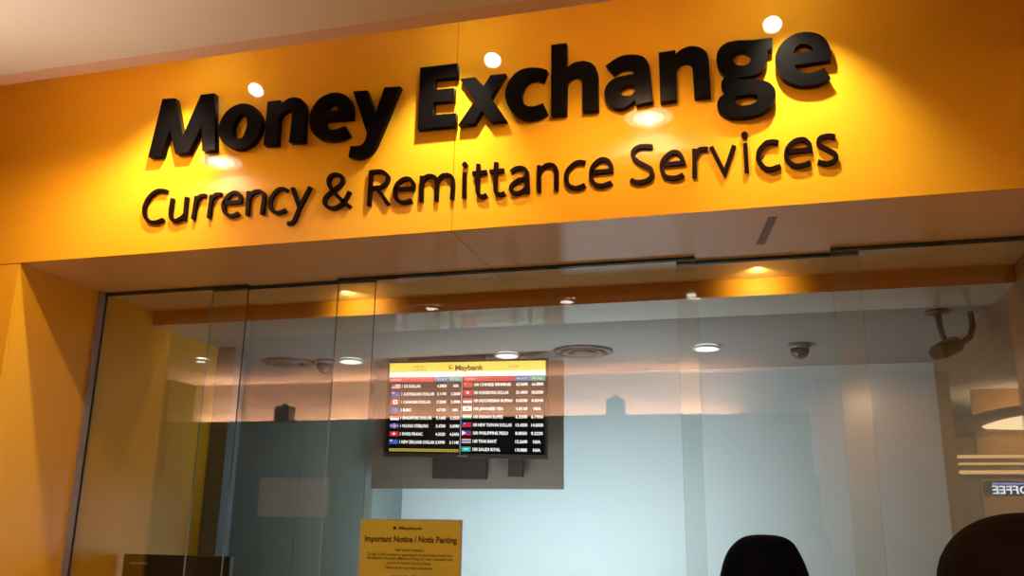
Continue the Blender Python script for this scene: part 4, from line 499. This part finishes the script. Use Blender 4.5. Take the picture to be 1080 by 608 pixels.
# bracket camera at the right
t = empty('bracket_camera', (.92, 4.40, ZI), 'black security camera on a bent bracket, hanging near the right wall', 'security camera')
q = MB(); q.lathe([(.055, 0), (.055, -.012), (.045, -.016)], M['dkbrown'], c=(-.075, 0, 0), n=24); q.build('ceiling_plate', t)
q = MB(); q.tube([(-.075, 0, -.01), (-.07, 0, -.09), (-.055, 0, -.155)], .014, M['dkbrown']); q.build('drop_arm', t)
q = MB(); q.tube([(.075, .05, -.0), (.078, .05, -.07), (.060, .04, -.120), (.02, .02, -.150)], .014, M['dkbrown']); q.build('cable', t)
q = MB(); q.lathe([(.020, -.085), (.036, -.08), (.040, -.05), (.040, .06), (.030, .085), (.004, .088)], M['black'], n=24, axis='y')
o = q.build('camera_body', t); o.location = (-.045, 0, -.175); o.rotation_euler = (.35, .0, -.75)
q = MB(); q.lathe([(.034, -.105), (.036, -.08)], M['black'], n=24, axis='y'); h = q.build('lens_hood', o)
# tall grey cabinet
CX0, CX1, CY, CZ = -3.42, -2.36, 5.30, 2.262
t = empty('storage_cabinet', ((CX0+CX1)/2, (CY+BY)/2, 0), 'tall dark grey storage cabinet behind the left glass panes', 'cabinet')
w = (CX1-CX0)/2; dd = (BY-CY)/2
q = MB(); q.box((-w, -dd+.02, .06), (w, dd-.005, CZ), M['cab'], .004); q.build('body', t)
for s, nm in ((-1, 'door'), (1, 'door')):
    q = MB(); q.box((s*w, -dd, .08), (s*.002, -dd+.02, CZ-.02), M['cab'], .003); d = q.build(nm, t)
    q = MB(); q.box((s*.05-.008, -dd-.03, 1.0), (s*.05+.008, -dd, 1.16), M['alu'], .003); q.build('handle', d)
q = MB(); q.box((-w+.02, -dd+.04, 0), (w-.02, dd-.02, .06), M['cab_dark']); q.build('plinth', t)
# board and rods added in place of the screen's soft shadow; then the screen
t = empty('shade_board', (-1.703, 5.16, 1.808), 'flat brown grey board added as shade behind the rate screen', 'board')
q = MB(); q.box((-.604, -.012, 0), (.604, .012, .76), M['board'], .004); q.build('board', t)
for x in (-.3, .3):
    q = MB(); q.tube([(x, 0, .75), (x, 0, ZI-1.808)], .008, M['grey']); q.build('hanging_rod', t)
tv = empty('wall_tv', (-1.686, 5.05, 2.276), 'flat screen showing a currency exchange rate table', 'screen')
tv.rotation_mode = 'QUATERNION'
tv.rotation_quaternion = (Matrix.Rotation(-.060, 3, 'Z') @ Matrix.Rotation(.061, 3, 'X') @ Matrix.Rotation(.025, 3, 'Y')).to_quaternion()
W, H = 1.04, .586
q = MB(); bz = .013
q.box((-W/2, 0, H/2-bz), (W/2, .03, H/2), M['black'], .003); q.box((-W/2, 0, -H/2), (W/2, .03, -H/2+.026), M['dkbrown'], .003)
q.box((-W/2, 0, -H/2+.02), (-W/2+bz, .03, H/2-.008), M['black'], .003); q.box((W/2-bz, 0, -H/2+.02), (W/2, .03, H/2-.008), M['black'], .003)
q.build('bezel', tv)
q = MB(); q.box((-W/2+.02, .02, -H/2+.03), (W/2-.02, .045, H/2-.02), M['black'], .006); q.box((-.3, .045, -.2), (.3, .085, .15), M['black'], .01); q.build('back_case', tv)
q = MB(); q.box((-.03, -.0015, -H/2+.008), (.03, .002, -H/2+.016), M['grey']); q.build('logo_badge', tv)
q = MB(); q.box((-.205, .03, -H/2-.125), (.135, .07, -H/2+.05), M['dkbrown'], .006); q.build('control_box', tv)
q = MB(); q.box((.275, .03, -H/2-.105), (.365, .07, -H/2+.05), M['dkbrown'], .006); q.build('bracket_foot', tv)
q = MB(); q.box((-.40, .03, H/2-.05), (.12, .055, H/2+.028), M['dkbrown'], .012); q.build('mount_plate', tv)
# picture on the screen
q = MB()
sw, sh = W-2*bz, H-bz-.026; zc = (.026-bz)/2
def U(u): return -sw/2 + u*sw
def V(v): return zc + sh/2 - v*sh
q.rect(U(0), V(1), U(1), V(0), .006, M['scr_black'])
Y1, Y2 = .0052, .0046
def R(u0, v0, u1, v1, m, y=Y1): q.rect(U(u0), V(v1), U(u1), V(v0), y, m)
def T(s, u, v, h, m, al='LEFT', fat=.0, wd=None, y=.0040): q.text(s, U(u), V(v)-h*sh*.36, h*sh, m, y, al, fat, wd)
wt = em(.86, .9, 1, 1.0); wht = em(1, 1, 1, 1.15); yl = em(1, .78, .10, 1.05)
R(0, 0, 1, .105, yl); R(0, .105, 1, .16, em(1, 1, .98, 1.1))
T('Maybank', .432, .062, .080, em(.05, .03, .01, .3), 'LEFT', .0016, .185)
q.lathe([(.014, 0), (.011, -.0005)], em(.45, .25, .02, .6), c=(U(.405), .0045, V(.055)), n=14, axis='y')
q.lathe([(.008, 0), (.006, -.0005)], yl, c=(U(.408), .0040, V(.05)), n=10, axis='y')
T('MONDAY', .195, .042, .034, em(.35, .25, .05, .6), 'CENTER'); T('11 APR 2016', .195, .078, .034, em(.35, .25, .05, .6), 'CENTER')
T('2:35 PM', .80, .06, .038, em(.25, .2, .05, .6), 'CENTER')
T('CURRENCY EXCHANGE RATES', .52, .132, .034, em(.55, .6, .65, .8), 'CENTER')
R(0, .165, .305, .215, em(.75, .03, .06)); R(.305, .165, .395, .215, em(.0, .18, .55)); R(.395, .165, .478, .215, em(.0, .42, .36))
R(.490, .165, .81, .215, em(.75, .03, .06)); R(.81, .165, .905, .215, em(.0, .18, .55)); R(.905, .165, 1, .215, em(.0, .45, .30))
for u, s in ((.01, 'CURRENCY'), (.50, 'CURRENCY')): T(s, u, .19, .030, wt, wd=.075)
for u, s in ((.35, 'WE BUY'), (.437, 'WE SELL'), (.857, 'WE BUY'), (.952, 'WE SELL')): T(s, u, .19, .030, wt, 'CENTER', wd=.07)
R(.4785, .16, .4825, 1, em(.55, .55, .75, .8))
RED, BLU, WHI, GRN, YLW = em(.75, .02, .05), em(.03, .08, .50), em(.95, .95, 1, 1.1), em(.0, .55, .40), em(1, .75, .05)
def flag(u, v, kind):
    a, b, c, d = u, v-.026, u+.058, v+.026; mu, mv = (a+c)/2, v
    def F(x0, y0, x1, y1, m, y=Y2): R(a+(c-a)*x0, b+(d-b)*y0, a+(c-a)*x1, b+(d-b)*y1, m, y)
    base = {'us': WHI, 'au': BLU, 'ca': WHI, 'eu': BLU, 'sg': WHI, 'uk': BLU, 'ch': RED, 'nz': BLU, 'cn': RED, 'hk': RED, 'id': WHI, 'jp': WHI, 'in': WHI, 'tw': RED, 'ph': RED, 'th': WHI, 'sa': GRN}[kind]
    F(0, 0, 1, 1, base, Y1)
    if kind == 'us':
        for k in range(0, 7, 2): F(0, k/7, 1, (k+1)/7, RED)
        F(0, 0, .42, .55, BLU, .0042)
    if kind in ('au', 'nz'):
        F(.18, 0, .26, .5, WHI); F(0, .2, .45, .3, WHI); F(.66, .3, .72, .42, WHI); F(.8, .6, .86, .75, WHI); F(.6, .7, .66, .82, WHI)
    if kind == 'ca': F(0, 0, .26, 1, RED); F(.74, 0, 1, 1, RED); F(.42, .25, .58, .75, RED)
    if kind == 'eu':
        for k in range(8):
            t = k*math.pi/4; F(.5+.2*math.cos(t)-.03, .5+.3*math.sin(t)-.04, .5+.2*math.cos(t)+.03, .5+.3*math.sin(t)+.04, YLW)
    if kind in ('sg', 'id'): F(0, 0, 1, .5, RED)
    if kind == 'sg': F(.1, .15, .16, .4, WHI, .0042)
    if kind == 'uk': F(.42, 0, .58, 1, WHI); F(0, .38, 1, .62, WHI); F(.46, 0, .54, 1, RED, .0042); F(0, .44, 1, .56, RED, .0042)
    if kind == 'ch': F(.44, .18, .56, .82, WHI); F(.30, .4, .70, .6, WHI)
    if kind == 'cn': F(.1, .15, .24, .45, YLW)
    if kind == 'hk': F(.38, .28, .62, .72, WHI)
    if kind == 'jp': F(.40, .28, .60, .72, RED)
    if kind == 'in': F(0, 0, 1, .33, em(1, .4, .1)); F(0, .67, 1, 1, em(.05, .4, .08))
    if kind == 'tw': F(0, 0, .5, .5, BLU); F(.18, .15, .32, .38, WHI, .0042)
    if kind == 'ph': F(0, 0, 1, .5, BLU); q.face(((U(a), .0042, V(b)), (U(a), .0042, V(d)), (U(a+.028), .0042, V(v))), WHI)
    if kind == 'th': F(0, 0, 1, .17, RED); F(0, .83, 1, 1, RED); F(0, .34, 1, .66, BLU)
    if kind == 'sa': F(.2, .35, .8, .5, WHI); F(.25, .62, .75, .68, WHI)
LR = [('us', '1 US DOLLAR', '4.3800', 'N/A'), ('au', '1 AUSTRALIAN DOLLAR', '3.1190', '3.2630'), ('ca', '1 CANADIAN DOLLAR', '3.2550', '3.3900'), ('eu', '1 EURO', '4.7150', 'N/A'),
      ('sg', '1 SINGAPORE DOLLAR', '3.1600', '3.2550'), ('uk', '1 POUND STERLING', '5.4700', '5.6980'), ('ch', '1 SWISS FRANC', '4.3520', '4.5450'), ('nz', '1 NEW ZEALAND DOLLAR', '2.9390', '3.1140')]
RR = [('cn', '100 CHINESE RENMINBI', '63.5600', '66.5800'), ('hk', '100 HONGKONG DOLLAR', '55.4850', '58.0250'), ('id', '100 INDONESIAN RUPIAH', '0.0330', '0.0344'), ('jp', '100 JAPANESE YEN', '4.0110', 'N/A'),
      ('in', '100 INDIAN RUPEE', '6.3200', '6.7950'), ('tw', '100 NEW TAIWAN DOLLAR', '13.4350', '14.0050'), ('ph', '100 PHILIPPINE PESO', '8.8050', '9.2230'), ('th', '100 THAI BAHT', '12.2600', 'N/A'), ('sa', '100 SAUDI RIYAL', '110.8800', 'N/A')]
for i, (k, s, b, se) in enumerate(LR):
    v = .262+.0885*i; flag(.018, v, k); T(s, .084, v, .046, wht, 'LEFT', .0009, min(.0115*len(s), .26)*sw)
    T(b, .352, v, .044, wht, 'CENTER', .0009, .062*sw); T(se, .442, v, .044, wht, 'CENTER', .0009, (.060 if len(se) > 3 else .036)*sw)
for i, (k, s, b, se) in enumerate(RR):
    v = .252+.0875*i; flag(.490, v, k); T(s, .556, v, .046, wht, 'LEFT', .0009, min(.0115*len(s), .26)*sw)
    T(b, .857, v, .044, wht, 'CENTER', .0009, .072*sw); T(se, .952, v, .044, wht, 'CENTER', .0009, (.072 if len(se) > 3 else .046)*sw)
R(.02, .955, .47, .985, em(.75, .6, .08, .8))
for k in range(22): R(.03+k*.02, .962, .03+k*.02+.011, .978, em(.25, .18, .02, .5), Y2)
q.build('screen', tv, recalc=False)

# notice taped on the glass
t = empty('paper_notice', (-1.402, 3.549, 1.03), 'yellow printed notice taped inside the wide glass pane', 'notice')
q = MB(); q.box((-.226, 0, 0), (.226, .001, .590), M['paper_edge']); q.build('clear_sleeve', t)
q = MB(); q.box((-.217, -.0008, .008), (.217, -.0002, .582), M['paper']); q.build('sheet', t)
q = MB(); I = M['ink']
def N(s, z, h, wd, fat=0.): q.text(s, 0, z, h, I, -.0012, 'CENTER', fat, wd)
N('Maybank', .548, .016, .105, .0006)
q.lathe([(.007, 0), (.006, -.0003)], I, c=(-.07, -.001, .553), n=12, axis='y')
N('Important Notice / Notis Penting', .498, .034, .405, .0011)
N('Dear Valued Customers,', .462, .015, .125, .0003)
N('To help us with regulatory requirements, kindly furnish us with your', .443, .015, .375, .0003)
N('identification document (MyKad or Passport) when requesting our', .428, .015, .375, .0003)
N('services for Foreign Currency Notes.', .410, .015, .195, .0003)
N('Thank you for your kind cooperation.', .392, .015, .21, .0003)
q.rect(-.185, .3785, .185, .380, -.0012, M['paper_edge'])
N('Pelanggan Yang Dihormati,', .358, .015, .155, .0003)
N('Bagi membantu kami memenuhi keperluan, sila kemukakan', .340, .015, .37, .0003)
N('dokumen pengenalan diri (MyKad atau Pasport) untuk', .322, .015, .36, .0003)
N('urusan tukaran mata wang asing.', .304, .015, .20, .0003)
q.build('printed_text', t)

# teller counter and monitor
t = empty('teller_counter', ((XL+XR)/2, 3.95, 0), 'pale teller counter running behind the glass panes', 'counter')
q = MB(); hw = (XR-XL)/2-.003
q.box((-hw, -.30, .98), (hw, .32, 1.02), M['counter'], .006); q.build('counter_top', t)
q = MB(); q.box((-hw, -.26, .0), (hw, -.22, .98), M['fascia']); q.build('front_panel', t)
for x in (-hw+.02, 0, hw-.02):
    q = MB(); q.box((x-.018, -.22, 0), (x+.018, .28, .98), M['white']); q.build('support_panel', t)
t = empty('computer_monitor', (-2.735, 3.90, 1.02), 'black computer monitor on the counter by the yellow wall', 'monitor')
q = MB(); q.box((-.296, -.02, .06), (.296, .012, .418), M['black'], .006); q.build('housing', t)
q = MB(); q.box((-.28, .0125, .08), (.28, .014, .405), M['scr_black']); q.build('screen', t)
q = MB(); q.box((-.255, -.0225, .372), (-.155, -.0195, .380), M['grey']); q.build('logo_strip', t)
q = MB(); q.box((-.03, -.015, .01), (.03, .0, .10), M['black'], .004); q.build('stand_neck', t)
q = MB(); q.box((-.12, -.09, 0), (.12, .09, .014), M['black'], .006); q.build('stand_base', t)
for x in (-1.868, .042):
    lamp('SPOT', (x, 3.74, ZB-.012), (1, .85, .5), W_STRIP_FILL, .02, 120, 1.0, (x, 3.92, ZB-.05))  # spots without fixtures, added to throw yellow pools on the orange strip

# ------------------------------------------------------------------ people
def skin_obj(name, verts, edges, m, parent=None, sub=1):
    me = bpy.data.meshes.new(name); me.from_pydata([v[:3] for v in verts], edges, [])
    o = bpy.data.objects.new(name, me); COL.objects.link(o)
    if parent: o.parent = parent
    o.modifiers.new('skin', 'SKIN'); s = o.modifiers.new('sub', 'SUBSURF'); s.levels = s.render_levels = sub
    for i, v in enumerate(verts):
        d = me.skin_vertices[0].data[i]; r = v[3]; d.radius = r if isinstance(r, tuple) else (r, r)
        d.use_root = (i == 0)
    me.materials.append(m)
    return o
def person(loc, h, lab, hair_m, top_m, leg_m, long_hair, turn=0.):
    k = h/1.60
    t = empty('person', loc, lab, 'person'); t.scale = (k, k, k); t.rotation_euler.z = turn
    v = []; e = []
    def add(p, r, frm=None):
        v.append((*p, r)); i = len(v)-1
        if frm is not None: e.append((frm, i))
        return i
    pel = add((0, 0, .86), (.15, .105)); sp1 = add((0, 0, 1.02), (.125, .095), pel); ch = add((0, .0, 1.18), (.145, .105), sp1)
    sh = add((0, -.005, 1.29), (.10, .075), ch); nk = add((0, .0, 1.355), .048, sh); jaw = add((0, .022, 1.425), (.060, .070), nk)
    fc = add((0, .018, 1.475), (.072, .086), jaw); cr = add((0, .006, 1.53), (.066, .080), fc); top = add((0, .0, 1.563), (.04, .045), cr)
    ns = add((0, .104, 1.470), .012, fc); add((0, .116, 1.458), .008, ns)
    for s in (-1, 1):
        add((s*.082, -.002, 1.468), .012, fc)
        hp = add((s*.085, 0, .80), (.085, .088), pel); kn = add((s*.09, .01, .46), .055, hp); cf = add((s*.09, -.01, .32), .052, kn)
        an = add((s*.09, -.015, .085), .036, cf); he = add((s*.092, .03, .045), (.036, .035), an); add((s*.098, .13, .03), (.034, .022), he)
        so = add((s*.165, -.005, 1.275), .055, ch); el = add((s*.215, -.02, 1.02), .038, so); wr = add((s*.225, .03, .80), .024, el)
        pm = add((s*.225, .042, .745), (.022, .034), wr)
        for j, (dy, ln) in enumerate(((.030, .062), (.010, .072), (-.010, .066), (-.028, .050))):
            a = add((s*.226, .046+dy, .700), .009, pm); b = add((s*.222, .052+dy, .700-ln*.55), .0085, a); add((s*.212, .060+dy, .700-ln), .007, b)
        a = add((s*.216, .085, .755), .0105, pm); add((s*.208, .098, .72), .009, a)
    skin_obj('body', v, e, M['skin'], t)
    # clothes follow the same joints, a little wider
    c = []; ce = []
    def ad(p, r, frm=None):
        c.append((*p, r)); i = len(c)-1
        if frm is not None: ce.append((frm, i))
        return i
    a0 = ad((0, 0, 1.02), (.138, .108)); b0 = ad((0, 0, .84), (.160, .118), a0); a1 = ad((0, 0, 1.18), (.158, .118), a0); a2 = ad((0, -.005, 1.29), (.112, .086), a1)
    for s in (-1, 1):
        x = ad((s*.165, -.005, 1.275), .064, a1); y = ad((s*.20, -.012, 1.10), .054, x)
        if not long_hair: z = ad((s*.215, -.02, 1.02), .046, y); ad((s*.223, .02, .84), .034, z)
    skin_obj('shirt', c, ce, top_m, t)
    c = []; ce = []
    a0 = ad((0, 0, .86), (.160, .114)); 
    for s in (-1, 1):
        x = ad((s*.085, 0, .78), (.094, .098), a0); y = ad((s*.09, .01, .46), .066, x); z = ad((s*.09, -.01, .30), .062, y); ad((s*.09, -.012, .10), .055, z)
    skin_obj('trousers', c, ce, leg_m, t)
    for s in (-1, 1):
        c = []; ce = []
        a0 = ad((s*.09, -.03, .042), (.040, .040)); b0 = ad((s*.094, .06, .040), (.044, .036), a0); ad((s*.10, .15, .030), (.040, .026), b0)
        skin_obj('shoe', c, ce, M['shoe'], t)
    # face
    for s in (-1, 1):
        q = MB(); bmesh.ops.create_uvsphere(q.bm, u_segments=12, v_segments=8, radius=.011); q.mi(M['eye'])
        o = q.build('eye', t); o.location = (s*.030, .092, 1.487); o.scale = (1.25, .6, .7)
    q = MB(); bmesh.ops.create_uvsphere(q.bm, u_segments=12, v_segments=8, radius=.02); q.mi(M['lips'])
    o = q.build('mouth', t); o.location = (0, .088, 1.432); o.scale = (1.1, .4, .32)
    # hair shell
    if long_hair:
        prof = [(1.600, .004), (1.5995, .026), (1.594, .047), (1.583, .061), (1.568, .072), (1.545, .083), (1.518, .0905), (1.48, .097), (1.42, .101), (1.36, .102), (1.30, .104), (1.24, .100), (1.21, .094)]
    else:
        prof = [(1.600, .004), (1.599, .028), (1.592, .052), (1.580, .073), (1.562, .090), (1.535, .104), (1.50, .108), (1.46, .104), (1.425, .092), (1.395, .072), (1.375, .060)]
    q = MB(); n = 48; rings = []
    for z, r in prof:
        ring = []
        for i in range(n):
            a = 2*math.pi*i/n; rr = r*(1+.012*math.sin(i*7.3+z*3))
            x, y = rr*math.cos(a), 1.12*rr*math.sin(a)
            if z < 1.532: y = min(y, .028 if long_hair else -.004)
            if long_hair and z < 1.575: x -= .004
            ring.append(q.bm.verts.new((x, y-.008, z)))
        rings.append(ring)
    for a, b in zip(rings, rings[1:]):
        for i in range(n):
            f = q.bm.faces.new((a[i], a[(i+1)%n], b[(i+1)%n], b[i])); f.smooth = True
    q.bm.faces.new(rings[0]); q.bm.faces.new(rings[-1]); q.mi(hair_m)
    o = q.build('hair', t); sb = o.modifiers.new('sub', 'SUBSURF'); sb.levels = sb.render_levels = 1
    return t
person((.003, 2.0, 0), 1.590, 'person seen from behind with long straight black hair, before the pale wall', M['hair'], M['cloth_navy'], M['denim'], True)
person((.302, 1.2, 0), 1.624, 'person seen from behind with short dark brown hair, under the ring lamp reflection', M['hair_brown'], M['cloth_grey'], M['denim'], False)

# ------------------------------------------------------------------ world and camera
w = bpy.data.worlds.new('World'); S.world = w; w.use_nodes = True
w.node_tree.nodes['Background'].inputs[0].default_value = (1, .60, .33, 1)
w.node_tree.nodes['Background'].inputs[1].default_value = W_WORLD
cd = bpy.data.cameras.new('camera'); cam = bpy.data.objects.new('camera', cd); COL.objects.link(cam); S.camera = cam
cd.sensor_width = 36; cd.lens = CAMF/1080*36; cd.clip_start = .05
r, u, f = [Vector(a) for a in CAMR]
cam.matrix_world = Matrix(((r.x, u.x, -f.x, CAM.x), (r.y, u.y, -f.y, CAM.y), (r.z, u.z, -f.z, CAM.z), (0, 0, 0, 1)))
